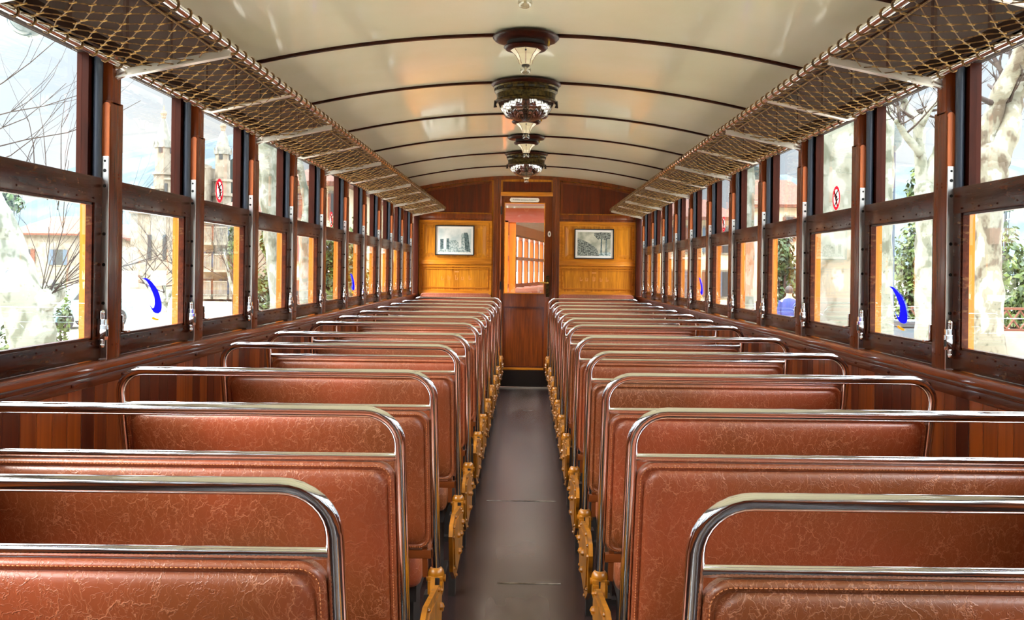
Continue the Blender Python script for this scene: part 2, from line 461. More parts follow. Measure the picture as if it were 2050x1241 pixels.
def make_window(s):
    W = BAY - PW
    root = empty('window')
    b = MB()
    a, c = s * 1.107, s * 1.130
    b.box(a, c, .004, .045, .926, 1.394); b.box(a, c, W - .052, W - .006, .926, 1.394)
    b.box(a - s * .001, c, .004, W - .006, 1.328, 1.396, .003); b.box(a - s * .001, c, .004, W - .006, .926, .978, .003)
    # glazing bead
    for (y0, y1, z0, z1) in ((.045, W - .052, 1.322, 1.329), (.045, W - .052, .977, .984), (.045, .051, .98, 1.328), (W - .058, W - .052, .98, 1.328)):
        b.box(s * 1.111, s * 1.127, y0, y1, z0, z1)
    for k in range(6):
        b.ball((s * 1.106, .06 + k * (W - .12) / 5, .968), .0032, 6)
        b.ball((s * 1.106, .06 + k * (W - .12) / 5, 1.34), .0028, 6)
    b.build('sash_frame', M['sash'], root, True)
    b = MB(); b.box(s * 1.1185, s * 1.1195, .045, W - .052, .978, 1.328); b.build('sash_glass', M['pane'], root)
    b = MB()
    a, c = s * 1.133, s * 1.163
    b.box(a, c, .002, .032, 1.35, 1.722); b.box(a, c, W - .038, W - .002, 1.35, 1.722); b.box(a, c, .002, W - .002, 1.35, 1.386)
    uf = b.build('upper_frame', M['dark_wood'], root)
    b = MB(); b.box(a, c, .002, W - .002, 1.715, 1.75); b.build('top_rail', M['matte_dark'], uf)
    b = MB(); b.box(s * 1.1495, s * 1.1505, .032, W - .038, 1.386, 1.712); b.build('upper_glass', M['pane'], root)
    # latch at the far stile
    b = MB()
    y = W - .022
    b.box(s * 1.086, s * 1.106, y - .008, y + .012, 1.005 - .03, 1.005 + .025, .002)
    b.box(s * 1.080, s * 1.106, y - .012, y + .002, 1.005 - .02, 1.005 + .01, .002)
    b.tube([(s * 1.096, y - .004, 1.03), (s * 1.096, y - .004, 1.046)], .007, 10); b.tube([(s * 1.096, y - .004, .962), (s * 1.096, y - .004, .976)], .007, 10)
    b.ball((s * 1.096, y - .004, 1.046), .008, 10); b.ball((s * 1.096, y - .004, .962), .008, 10)
    lt = b.build('latch', M['chrome'], root, True)
    b = MB(); b.box(s * 1.079, s * 1.082, y - .0135, y - .004, .985, 1.003); b.build('latch_thumb', M['black'], lt)
    b = MB(); b.box(s * 1.09, s * 1.106, .012, .022, .992, 1.035, .002); b.box(s * 1.078, s * 1.106, .014, .034, .988, .993, .001)
    b.build('catch', M['chrome'], root, True)
    return root

def vinyl(parent, s, name, polys, mats, label=None, plane=1.1165):
    o = None
    for poly, mt in zip(polys, mats):
        b = MB()
        b.prism([(y, z) for y, z in poly], 'x', s * plane, s * (plane - .0006))
        q = b.build(name if o is None else name + '_mark', mt, parent if o is None else o)
        if o is None:
            o = q
            if label: o['label'] = label
    return o
CRES = [(175, 180), (230, 180), (300, 220), (360, 280), (420, 355), (480, 450), (512, 530), (535, 620), (555, 740), (556, 810), (545, 860), (525, 890), (490, 910), (420, 895), (380, 860), (350, 810), (318, 745), (300, 680), (335, 750), (365, 790), (390, 782), (402, 755), (412, 680), (400, 560), (360, 460), (300, 330), (240, 230)]
DASH = [(352, 985), (375, 960), (430, 998), (500, 1016), (492, 1050), (440, 1045), (370, 1012)]
def decal_pts(pts, s):
    # pane coordinates: 14.5 cm wide, 11 cm tall, drawn on the sash glass 0.24 m into the bay
    out = []
    for x, y in pts:
        u = (x - 175) / 380 * .147; v = (y - 180) / 730 * .108
        out.append(((.222 + u) if s < 0 else (.389 - u), 1.132 - v))
    return out
def ring_sector(cy, cz, r0, r1, n=32):
    return [(cy + r1 * math.cos(2 * PI * k / n), cz + r1 * math.sin(2 * PI * k / n)) for k in range(n)]

for s, nm in ((-1, 'left'), (1, 'right')):
    p0 = make_post(s); w0 = make_window(s)
    kids_p, kids_w = KIDS(p0), KIDS(w0)
    first = True
    for k in range(-9, 11):
        n = 11 - k
        p = p0 if first else copy_tree(p0)
        p.name = 'trim_%d' % (100 + (0 if s < 0 else 30) + n)
        p.location = (0, POST0 + BAY * k, 0)
        tag(p, 'brown window post with a perforated metal strip, %s side wall, %s from the bulkhead' % (nm, ORD[n]), 'window post', 'window posts', 'structure')
        if first is False or True:
            w = w0 if first else copy_tree(w0)
            w.name = 'window_%d' % (n if s < 0 else 30 + n)
            w.location = (0, POST0 + BAY * k - (BAY - PW), 0)
            extra = ''
            if k in (1, 6): extra = ', blue crescent sticker on its sash'
            if k in (2, 5): extra = ', red warning sticker on its upper pane'
            tag(w, '%s side sash window%s, %s from the bulkhead' % (nm, extra, ORD[n]), 'window', 'sash windows', 'structure')
        first = False
        if k in (1, 6):
            d = vinyl(w, s, 'crescent_sticker', [decal_pts(CRES, s), decal_pts(DASH, s)], [M['blue'], M['yellow_vinyl']], 'blue crescent sticker with a small yellow dash')
        if k in (2, 5):
            cy, cz, r = (.352 if k == 2 else .43), EYE + .281, .0445
            pl = 1.1485
            b = MB(); 
            n_ = 36
            b.loft([[(s * pl, cy + r * math.cos(2 * PI * j / n_), cz + r * math.sin(2 * PI * j / n_)) for j in range(n_)], [(s * pl, cy + r * .74 * math.cos(2 * PI * j / n_), cz + r * .74 * math.sin(2 * PI * j / n_)) for j in range(n_)]], False, False)
            q = b.build('warning_sticker', M['red'], w); q['label'] = 'round red prohibition sticker'
            b = MB(); b.prism(ring_sector(cy, cz, 0, r * .76), 'x', s * (pl + .0004), s * (pl + .001)); b.build('sticker_ground', M['sticker_white'], q)
            g = 1 if s < 0 else -1
            def stick(pts, wd, mt):
                b = MB(); b.tube([(s * (pl - .0006), cy + g * u * r, cz + v * r) for u, v in pts], wd * r, 5); b.build('sticker_mark', mt, q)
            stick([(-.5, .62), (.42, -.68)], .075, M['red'])
            stick([(-.5, .18), (0, .34), (.55, .62)], .05, M['ink'])
            stick([(-.05, .3), (.12, -.1), (.1, -.42)], .06, M['ink'])
            stick([(.1, -.3), (-.3, -.62)], .045, M['ink'])
            stick([(.1, -.3), (.6, -.05)], .04, M['ink'])
            b = MB(); b.ball((s * (pl - .0008), cy + g * .2 * r, cz + .08 * r), .1 * r, 8); b.build('sticker_mark', M['ink'], q)

# ---------------------------------------------------------------- luggage racks
XI, ZI, XO, ZO = .795, 1.752, 1.075, 1.695
RY0, RY1 = -4.0, 9.6
def make_rack(s):
    root = empty('luggage_rack', (0, 0, 0))
    b = MB(); b.tube([(s * XI, RY0, ZI), (s * XI, RY1, ZI)], .0115, 12); b.build('front_rail', M['chrome'], root, True)
    b = MB(); b.tube([(s * XI + s * .03, RY0, ZI - .016), (s * XI + s * .03, RY1, ZI - .016)], .0022, 6); b.build('edge_cord', M['cord'], root, True)
    b = MB(); b.tube([(s * XO, RY0, ZO), (s * XO, RY1, ZO)], .009, 10); b.build('back_rail', M['chrome'], root, True)
    for k in range(-9, 11):
        y = POST0 + BAY * k + .035
        b = MB()
        if k % 2 == 0:
            for dz, wd, th in ((0, .004, .021), (-.009, .022, .004)):
                v = b.box(s * (XI - .004), s * (XO + .02), y - wd / 2, y + wd / 2, -th / 2, th / 2, 0)
                for q in v:
                    t = (abs(q.co.x) - XI) / (XO - XI)
                    q.co.z += ZI - .018 + dz + (ZO - ZI - .0) * t
            b.tube([(s * (XO - .01), y, ZO - .018), (s * 1.09, y, ZO - .03)], .008, 8)
            for q in (.2, .235):
                b.ball((s * (XO - q * .3), y, ZO - .012), .006, 6)
        else:
            b.tube([(s * XI, y, ZI - .012), (s * (XO - .02), y, ZO - .012), (s * 1.095, y, ZO - .004)], .0065, 8)
        b.build('bracket', M['rack_metal'], root, True)
    b = MB()
    nu = int((RY1 - RY0) / .0759); nv = 10
    du = (RY1 - RY0) / nu
    rr = random.Random(3 if s < 0 else 4)
    def P(i, j):
        t = j / nv
        x = XI + (XO - XI) * t
        z = ZI + (ZO - ZI) * t - .020 * math.sin(PI * t)
        if j == 0: z -= .012
        if j == nv: z += .0
        y = RY0 + (i + (.5 if j % 2 else 0)) * du + rr.uniform(-.004, .004)
        return Vector((s * (x + rr.uniform(-.003, .003)), y, z + rr.uniform(-.003, .003)))
    G = [[P(i, j) for i in range(nu + 1)] for j in range(nv + 1)]
    for j in range(nv):
        for i in range(nu):
            for a, c in (((i, j), (i if j % 2 == 0 else i + 1, j + 1)), ((i + 1 if j % 2 == 0 else i, j), (i, j + 1))):
                p, q = G[a[1]][min(a[0], nu)], G[c[1]][min(c[0], nu)]
                b.tube([p, q], .0015, 4, False)
    kb = MB()
    for j in range(1, nv):
        for i in range(nu):
            c = G[j][i]
            dx = Vector((s * .008, 0, -.001))
            kb.tube([c - dx, c, c + dx], [.0016, .0027, .0016], 5)
    for i in range(nu):
        y = G[0][i].y
        b.tube([(s * XI + .0135 * math.cos(a), y + .006 * math.sin(a / 2), ZI + .0135 * math.sin(a)) for a in [2 * PI * q / 10 for q in range(11)]], .002, 4, False)
        y = G[nv][i].y
        b.tube([(s * XO + .011 * math.cos(a), y, ZO + .011 * math.sin(a)) for a in [2 * PI * q / 8 for q in range(9)]], .002, 4, False)
    for v in list(b.bm.verts):
        if not v.link_faces: b.bm.verts.remove(v)
    nt_ = b.build('netting', M['cord'], root); kb.build('knots', M['knot'], nt_)
    return root
for s, nm in ((-1, 'left'), (1, 'right')):
    r = make_rack(s)
    tag(r, 'overhead luggage rack of knotted cord net on chrome rails along the %s windows' % nm, 'luggage rack', 'luggage racks')

# ---------------------------------------------------------------- bench seats
TILT, ZTOP = .27, .898
def sheared(b):
    for v in b.bm.verts:
        v.co.y += (ZTOP - v.co.z) * TILT
    return b
def rrect(hx, hz, r, inset, n=7):
    hx -= inset; hz -= inset; r = min(r + inset * .35, .9 * hx, .9 * hz) if inset > .014 else max(r - inset, .004)
    out = []
    for cx, cz, a0 in ((hx - r, hz - r, 0), (-hx + r, hz - r, 90), (-hx + r, -hz + r, 180), (hx - r, -hz + r, 270)):
        for k in range(n):
            a = math.radians(a0 + 90 * k / (n - 1))
            out.append((cx + r * math.cos(a), cz + r * math.sin(a)))
    return out
def pad(b, hx, hz, r, prof, place):
    rings = []
    for ins, d in reversed(prof): rings.append([place(x, z, -d) for x, z in rrect(hx, hz, r, ins)])
    for ins, d in prof[1:]: rings.append([place(x, z, d) for x, z in rrect(hx, hz, r, ins)])
    b.loft(rings)
def make_seat(hw, g):
    # local frame: x across, aisle end at g*hw; y = 0 at the top rail; backrest leans towards -y at the top
    root = empty('bench_seat')
    rc = .065
    b = MB()
    pts = [(-hw, 0, .34), (-hw, 0, .6), (-hw, 0, ZTOP - rc)]
    for k in range(1, 9):
        a = PI - PI / 2 * k / 8
        pts.append((-hw + rc + rc * math.cos(a), 0, ZTOP - rc + rc * math.sin(a)))
    pts.append((0, 0, ZTOP))
    for k in range(0, 9):
        a = PI / 2 - PI / 2 * k / 8
        pts.append((hw - rc + rc * math.cos(a), 0, ZTOP - rc + rc * math.sin(a)))
    pts += [(hw, 0, .6), (hw, 0, .34)]
    b.tube(pts, .0118, 16)
    sheared(b).build('tube_frame', M['chrome'], root, True, 60)
    b = MB(); b.tube([(-hw + .006, 0, .808), (0, 0, .808), (hw - .006, 0, .808)], .0085, 12); sheared(b).build('cross_bar', M['chrome'], root, True, 60)
    zc, hz = (.799 + .415) / 2, (.799 - .415) / 2
    prof = [(0, 0), (0, .010), (.002, .0150), (.006, .0178), (.0105, .0182), (.0122, .0165), (.0132, .0155), (.0142, .0168)] + [(.0145 + .085 * (1 - math.cos(PI / 2 * t)), .017 + .020 * math.sin(PI / 2 * t)) for t in (.12, .25, .38, .5, .62, .75, .88, 1.0)] + [(.13, .0376), (.16, .038)]
    b = MB(); pad(b, hw - .0112, hz, .034, prof, lambda x, z, d: (x, d, zc + z))
    bk = sheared(b).build('backrest', M['leather'], root, True, 70)
    b = MB()
    base = rrect(hw - .0112, hz, .034, .0065, 12)
    P = [Vector((x, 0, z)) for x, z in base] + [Vector((base[0][0], 0, base[0][1]))]
    acc = 0; nxt = 0
    for p, q in zip(P, P[1:]):
        L_ = (q - p).length
        if L_ < 1e-6: continue
        d = (q - p) / L_
        while nxt < acc + L_:
            a = p + d * (nxt - acc)
            e = a + d * .0035
            b.tube([(a.x, -.0192, zc + a.z), ((a.x + e.x) / 2, -.0202, zc + (a.z + e.z) / 2), (e.x, -.0192, zc + e.z)], .0008, 4, False)
            nxt += .006
        acc += L_
    sheared(b).build('stitching', M['thread'], bk)
    # lower rail and struts of the back
    b = MB(); b.box(-hw + .012, hw - .012, -.012, .012, .385, .41, .003); sheared(b).build('lower_rail', M['brown_paint'], root, True)
    for sg in (-1, 1):
        b = MB(); b.box(sg * (hw - .036), sg * (hw - .022), -.010, .010, .33, .42); sheared(b).build('back_strut', M['brown_paint'], root)
    yh = (ZTOP - .34) * TILT      # hub
    # cushion on the far side
    cd = .37
    prof2 = [(0, 0), (0, .032), (.004, .044), (.010, .050), (.013, .048), (.016, .052), (.05, .060), (.10, .064), (.14, .065)]
    b = MB(); pad(b, hw - .035, cd / 2, .04, prof2, lambda x, y, d: (x - g * .012, yh + .035 + cd / 2 + y, .335 + d))
    b.build('seat_cushion', M['leather'], root, True, 70)
    b = MB()
    b.box(-hw + .06, hw - .06, yh + .06, yh + cd, .24, .285); 
    b.build('seat_base', M['iron'], root)
    for sg in (-1, 1):
        b = MB(); x = sg * (hw - .09)
        b.box(x - .016, x + .016, yh + .12, yh + .30, .02, .25); b.box(x - .03, x + .03, yh + .08, yh + .34, 0, .02)
        b.build('leg', M['iron'], root)
    # ochre hinge on the aisle end
    b = MB()
    xa = g * hw
    b.box(xa - .02, xa + .02, yh - .026, yh + .026, .285, .338, .005)
    b.lathe([(.021, .33), (.023, .340), (.021, .349), (.016, .356), (.012, .358)], 16, (xa, yh - .003, 0))
    b.tube([(xa - .026, yh, .327), (xa + .026, yh, .327)], .010, 12)
    b.box(xa - .02, xa + .02, yh - .030, yh - .024, .29, .326, .002)
    hg = b.build('hinge', M['yellow'], root, True, 50)
    b = MB(); b.box(xa - .004, xa + .012, yh - .0305, yh - .028, .295, .335); b.build('hinge_slot', M['black'], hg)
    b = MB()
    x1 = xa - g * .006
    v = b.box(x1 - .006, x1 + .006, yh - .035, yh - .02, .10, .335)
    for q in v: q.co.y -= (.335 - q.co.z) * .42
    b.build('link_arm', M['yellow'], root)
    # end plate: octagon in the aisle plane
    xp = xa + g * .012
    oc = [(-.52, .343), (-.50, .372), (-.42, .388), (-.12, .345), (-.02, .312), (-.01, .25), (-.05, .178), (-.36, .165), (-.47, .22)]
    b = MB()
    b.prism([(yh + y, z) for y, z in oc], 'x', xp - .006, xp + .006)
    cy, cz = -.27, .275
    b.prism([(yh + cy + (y - cy) * .82, cz + (z - cz) * .78) for y, z in oc], 'x', xp - g * .006, xp + g * .010)
    for y, z in oc:
        b.ball((xp + g * .007, yh + cy + (y - cy) * .9, cz + (z - cz) * .9), .006, 8)
    for y, z in ((-.2, .27), (-.27, .23), (-.33, .30), (-.12, .29)):
        b.ball((xp + g * .011, yh + y, z), .011, 8)
    b.build('end_plate', M['yellow'], root, True, 40)
    b = MB(); b.box(xa - g * .03, xa - g * .006, yh - .03, yh + .02, 0, .29); b.build('foot_post', M['iron'], root)
    return root
ROWS_L = [1.24, 1.89, 2.575, 3.45, 4.06, 4.86, 5.47, 6.15, 6.9, 7.55, 8.27, 9.27]
ROWS_R = [1.185, 1.916, 2.56, 3.26, 4.0, 4.84, 5.48, 6.13, 6.80, 7.5, 8.2, 9.27]
for s, nm, rows, xa, xw in ((-1, 'left', ROWS_L, -.238, -1.05), (1, 'right', ROWS_R, .207, 1.05)):
    hw = abs(xw - xa) / 2; xc = (xa + xw) / 2
    p0 = make_seat(hw, -s)
    for i, y in enumerate(rows):
        o = p0 if i == 0 else copy_tree(p0)
        o.location = (xc, y, 0)
        n = len(rows) - i
        tag(o, 'brown leather bench with a chrome rail, %s of the aisle, %s from the end door' % (nm, ORD[n]), 'bench seat', 'leather bench seats')

# ---------------------------------------------------------------- far bulkhead
KW = YF / F
def fw(x, y):
    a, c = dd(x, y)
    return a * KW, EYE - c * KW
def fz(y): return EYE - (y - 540) * KW
def fx(x): return (x - 1055) * KW
DL, DR, DT = fx(1001), fx(1106), fz(392)
b = MB()
arcL = [(-1.12 + (DL + 1.12) * k / 12) for k in range(13)]
b.prism([(x, ceil_z(x) + .03) for x in arcL] + [(DL, 0), (-1.12, 0)], 'y', YF, YF + .05)
arcR = [(DR + (1.12 - DR) * k / 12) for k in range(13)]
b.prism([(x, ceil_z(x) + .03) for x in arcR] + [(1.12, 0), (DR, 0)], 'y', YF, YF + .05)
b.prism([(DL, ceil_z(DL) + .03), (DR, ceil_z(DR) + .03), (DR, DT), (DL, DT)], 'y', YF, YF + .05)
wf = tag(b.build('wall_far', M['honey']), 'honey varnished bulkhead at the far end of the carriage', 'wall', kind='structure')
# arched cornice under the ceiling
b = MB()
xs3 = [-1.1 + 2.2 * k / 40 for k in range(41)]
b.prism([(x, ceil_z(x) + .005) for x in xs3] + [(x, ceil_z(x) - .035) for x in reversed(xs3)], 'y', YF - .025, YF + .01)
b.build('arched_cornice', M['door_wood'], wf, True, 30)
def frame_ring(b, x0, x1, z0, z1, w, y0, y1):
    b.box(x0, x1, y0, y1, z0, z0 + w); b.box(x0, x1, y0, y1, z1 - w, z1); b.box(x0, x0 + w, y0, y1, z0 + w, z1 - w); b.box(x1 - w, x1, y0, y1, z0 + w, z1 - w)
for s, xo, xi in ((-1, 836, 984), (1, 1274, 1119)):
    X0, X1 = sorted((fx(xo), fx(xi)))
    top = lambda x: ceil_z(x) - .042
    # upper dark panel
    xs4 = [X0 + .015 + (X1 - X0 - .03) * k / 12 for k in range(13)]
    b = MB(); b.prism([(x, top(x) - .012) for x in xs4] + [(X1 - .015, fz(427)), (X0 + .015, fz(427))], 'y', YF - .006, YF + .01)
    b.build('upper_panel', M['bulk_dark'], wf)
    b = MB()
    b.prism([(x, top(x)) for x in xs4] + [(x, top(x) - .022) for x in reversed(xs4)], 'y', YF - .016, YF)
    b.box(xs4[0] - .01, xs4[0] + .014, YF - .016, YF, fz(427), top(xs4[0])); b.box(xs4[-1] - .014, xs4[-1] + .01, YF - .016, YF, fz(427), top(xs4[-1]))
    b.build('panel_moulding', M['door_wood'], wf)
    b = MB(); b.box(X0, X1, YF - .03, YF, fz(439), fz(429), .004); b.box(X0, X1, YF - .018, YF, fz(443), fz(438), .003); b.build('frieze_rail', M['door_wood'], wf, True)
    # picture panel
    b = MB(); frame_ring(b, X0, X1, fz(524), fz(443), .022, YF - .016, YF); frame_ring(b, X0 + .03, X1 - .03, fz(520), fz(448), .016, YF - .010, YF)
    b.build('panel_moulding', M['honey_h'], wf)
    b = MB()
    zx0, zx1, za, zb = X0 + .06, X1 - .06, fz(514), fz(453)
    b.loft([[(zx0, YF - .001, za), (zx1, YF - .001, za), (zx1, YF - .001, zb), (zx0, YF - .001, zb)], [(zx0 + .03, YF - .011, za + .03), (zx1 - .03, YF - .011, za + .03), (zx1 - .03, YF - .011, zb - .03), (zx0 + .03, YF - .011, zb - .03)]])
    b.build('picture_panel', M['honey'], wf)
    b = MB(); b.box(X0, X1, YF - .026, YF, fz(531), fz(523), .004); b.build('middle_rail', M['honey_h'], wf, True)
    b = MB(); frame_ring(b, X0, X1, fz(587), fz(532), .02, YF - .014, YF); frame_ring(b, X0 + .03, X1 - .03, fz(578), fz(538), .012, YF - .008, YF); b.build('panel_moulding', M['honey_h'], wf)
    b = MB(); b.box(X0, X1, YF - .022, YF, fz(591), fz(586), .003); b.build('lower_rail', M['honey_h'], wf, True)
    # door-side pilaster and corner post
    x = fx(994) if s < 0 else fx(1112)
    b = MB(); b.box(x - .035, x + .035, YF - .03, YF + .02, 0, ceil_z(x) - .01, .004); b.box(x - .012, x + .012, YF - .042, YF - .02, .0, ceil_z(x) - .03, .004)
    b.build('door_jamb', M['door_wood'], wf, True)
    b = MB(); b.box(s * 1.065, s * 1.12, YF - .10, YF, 0, 1.95, .006); b.build('corner_post', M['dark_wood'], wf, True)
    # row of small flat pale marks on the lower panel
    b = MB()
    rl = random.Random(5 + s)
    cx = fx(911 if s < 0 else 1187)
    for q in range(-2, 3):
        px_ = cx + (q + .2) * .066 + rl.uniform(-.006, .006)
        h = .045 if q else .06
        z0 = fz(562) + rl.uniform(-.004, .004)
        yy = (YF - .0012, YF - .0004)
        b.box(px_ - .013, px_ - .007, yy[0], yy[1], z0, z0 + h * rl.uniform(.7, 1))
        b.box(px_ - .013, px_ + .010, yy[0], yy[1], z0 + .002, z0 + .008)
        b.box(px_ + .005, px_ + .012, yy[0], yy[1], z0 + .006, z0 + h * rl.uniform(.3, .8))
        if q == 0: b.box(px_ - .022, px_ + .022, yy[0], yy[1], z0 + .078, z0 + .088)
    b.build('pale_marks', plain('pale mark tone %d' % s, lin(226, 150, 80), .4, coat=.5), wf)
b = MB(); b.box(DL - .02, DR + .02, YF - .028, YF + .02, fz(393), fz(385), .004); b.build('door_head', M['honey_h'], wf, True)
b = MB(); b.box(DL + .02, DR - .02, YF - .006, YF, fz(384), fz(364)); b.build('transom_panel', M['bulk_dark'], wf)
b = MB(); b.box(DL, DR, YF - .04, YF + .05, 0, .012); b.build('threshold', M['steel'], wf)

# leather pads on the bulkhead behind the last benches
for s, nm, side in ((-1, 'left', 'castle ruin picture'), (1, 'right', 'pine tree picture')):
    x0, x1 = (fx(842), fx(984)) if s < 0 else (fx(1119), fx(1270))
    b = MB()
    prof = [(0, 0), (0, .012), (.006, .018), (.012, .016), (.02, .019), (.06, .022)]
    hx, hz = (x1 - x0) / 2, .21
    pad(b, hx, hz, .04, prof, lambda x, z, d: ((x0 + x1) / 2 + x, YF - .049 + d, fz(588) - hz + z))
    o = b.build('wall_pad', M['leather'], None, True, 70)
    tag(o, 'brown leather back pad fixed to the bulkhead below the %s' % side, 'seat pad', 'bulkhead seat pads')

# door
dr = empty('door_1', (0, 0, 0))
tag(dr, 'varnished wooden end door with a tall glass pane and brass lever', 'door', kind='structure')
g0, g1, gz0, gz1 = fx(1008.5), fx(1090), fz(588), fz(406)
y0, y1 = YF + .004, YF + .044
b = MB()
b.box(DL + .003, g0, y0, y1, .014, DT - .003, .003); b.box(g1, DR - .003, y0, y1, .014, DT - .003, .003)
b.box(g0 - .001, g1 + .001, y0, y1, gz1, DT - .003); b.box(g0 - .001, g1 + .001, y0, y1, fz(614), gz0); b.box(g0 - .001, g1 + .001, y0, y1, .014, fz(737))
b.build('door_frame', M['door_wood'], dr)
b = MB(); b.box(g0, g1, y0 + .016, y1 - .01, fz(738), fz(613)); b.build('lower_panel', M['door_wood'], dr)
b = MB(); frame_ring(b, g0, g1, fz(736), fz(614), .014, y0 + .004, y0 + .016); b.build('panel_bead', M['bulk_dark'], dr)
b = MB(); b.box(g0, g1, y0 - .006, y0 + .002, fz(740), fz(736)); b.build('weather_bar', M['honey_h'], dr)
b = MB(); b.box(DL + .004, DR - .004, y0 - .003, y0 + .001, .016, fz(742)); b.build('kick_plate', plain('shaded kick plate', lin(22, 12, 9), .3, coat=.2), dr)  # near-black kick area, the threshold's shade put into its colour
b = MB(); frame_ring(b, g0, g1, gz0, gz1, .008, y0 - .003, y0 + .01); b.build('glazing_bead', M['honey_h'], dr)
b = MB(); b.box(g0, g1, y0 + .018, y0 + .022, gz0, gz1); b.build('door_glass', M['pane'], dr)
b = MB(); x = fx(1096.5); b.box(x - .016, x + .016, y0 - .008, y0, fz(594), fz(551), .003); hp = b.build('handle_plate', M['bronze'], dr, True)
b = MB(); b.tube([(x, y0 - .005, fz(566)), (x, y0 - .045, fz(566)), (x - .02, y0 - .05, fz(566)), (x - .075, y0 - .048, fz(565))], [.008, .008, .008, .006], 8); b.ball((x, y0 - .01, fz(566)), .014, 10)
b.build('lever', M['brass'], hp, True)
for z in (fz(422), fz(572)):
    b = MB(); b.tube([(DL + .006, y0 - .012, z - .04), (DL + .006, y0 - .012, z + .04)], .010, 8); b.build('hinge', M['iron'], dr, True)
b = MB(); xa_, xb_, za_, zb_ = fx(1019), fx(1078), fz(404.5), fz(396)
b.prism([(xa_ + .012, za_), (xb_ - .012, za_), (xb_, za_ + .014), (xb_, zb_ - .014), (xb_ - .012, zb_), (xa_ + .012, zb_), (xa_, zb_ - .014), (xa_, za_ + .014)], 'y', y0 - .005, y0 - .001)
sg = b.build('notice_plate', M['enamel'], dr); sg['label'] = 'long white notice plate above the door glass'
tc = bpy.data.curves.new('lettering', 'FONT'); tc.body = 'Prohibido asomarse al exterior'; tc.size = .0185; tc.align_x = 'CENTER'; tc.align_y = 'CENTER'; tc.extrude = .0003
to = bpy.data.objects.new('lettering', tc); C.objects.link(to); to.parent = sg
to.location = ((xa_ + xb_) / 2, y0 - .0056, (za_ + zb_) / 2); to.rotation_euler = (PI / 2, 0, 0); tc.materials.append(M['ink'])
b = MB(); b.lathe([(.0001, -.002), (.016, -.002), (.017, 0), (.0001, 0)], 20)
for v in b.bm.verts: v.co = Vector((v.co.x + fx(1099), y0 - .002 + v.co.z, v.co.y * 1.7 + fz(468)))
bd = b.build('oval_badge', M['enamel'], dr)
b = MB(); b.box(fx(1099) - .004, fx(1099) + .004, y0 - .0055, y0 - .0035, fz(468) - .011, fz(468) + .011); b.build('badge_mark', M['ink'], bd)

# framed pictures
def picture(x0, x1, yt, yb, label, motif):
    X0, X1, z0, z1 = fx(x0), fx(x1), fz(yb), fz(yt)
    root = empty('framed_picture', ((X0 + X1) / 2, YF - .011, z0))
    ox, oz = (X0 + X1) / 2, z0
    b = MB(); frame_ring(b, X0 - ox, X1 - ox, 0, z1 - oz, .010, -.026, 0); b.box(X0 - ox + .005, X1 - ox - .005, -.006, 0, .005, z1 - oz - .005); b.build('frame', M['frame_black'], root)
    b = MB(); b.box(X0 - ox + .009, X1 - ox - .009, -.014, -.005, .009, z1 - oz - .009); b.build('mat_board', M['white'], root)
    w, h = X1 - X0 - .062, z1 - z0 - .062
    def sh(pts, mt, d, nm='print_shape', par=None):
        b = MB(); b.prism([(-w / 2 + u * w, .031 + v * h) for u, v in pts], 'y', -.0142 - d, -.0138); return b.build(nm, mt, par)
    motif(sh, root)
    tag(root, label, 'picture', 'framed pictures on the bulkhead')
g1_ = noisy('print sky', lin(196, 214, 216), lin(236, 242, 242), 9, .7)
g2_ = noisy('print stone', lin(130, 156, 158), lin(206, 220, 220), 60, .7)
g3_ = noisy('print shade', lin(60, 86, 90), lin(116, 140, 142), 60, .7)
g4_ = noisy('print hillside', lin(66, 74, 72), lin(160, 170, 162), 70, .7)
g5_ = noisy('print paper tone', lin(160, 166, 150), lin(214, 216, 200), 10, .7)
def castle(sh, root):
    p = sh([(0, 0), (1, 0), (1, 1), (0, 1)], g1_, 0, 'print', root)
    sh([(0, 0), (1, 0), (1, .12), (.7, .2), (.4, .14), (0, .1)], g2_, .0004, par=p)
    sh([(.06, .1), (.16, .14), (.16, .55), (.06, .55)], g3_, .0006, par=p)
    sh([(.25, .12), (.33, .12), (.33, .58), (.25, .58)], g3_, .0006, par=p)
    sh([(.33, .12), (.62, .12), (.62, .4), (.52, .52), (.33, .5)], g2_, .0005, par=p)
    sh([(.70, .15), (.84, .15), (.84, .82), (.70, .78)], g2_, .0006, par=p)
    sh([(.82, .1), (.98, 0), (.92, .7), (.88, .83), (.78, .83)], g3_, .0007, par=p)
def pines(sh, root):
    p = sh([(0, 0), (1, 0), (1, 1), (0, 1)], g5_, 0, 'print', root)
    sh([(0, 0), (.66, 0), (.58, .3), (.4, .5), (.2, .64), (0, .74)], g4_, .0005, par=p)
    sh([(.56, .0), (1, 0), (1, .16), (.7, .14)], g2_, .0004, par=p)
    for x0, x1 in ((.69, .73), (.84, .87)): sh([(x0, .04), (x1, .04), (x1 + .01, .8), (x0 + .01, .8)], g3_, .0006, par=p)
    sh([(.5, .86), (.62, .68), (.72, .74), (.8, .66), (.98, .72), (1, .98), (.7, 1), (.5, .96)], g4_, .0007, par=p)
picture(871, 949, 453, 513, 'framed grey print of a castle ruin with towers, left of the door', castle)
picture(1149, 1228, 457, 517, 'framed grey print of two pine trees on a hillside, right of the door', pines)

# rear bulkhead behind the camera
b = MB(); b.box(-1.235, 1.235, YB - .05, YB, 0, 2.1)
tag(b.build('wall_near', M['bulk_dark']), 'dark wooden bulkhead closing the near end', 'wall', kind='structure')

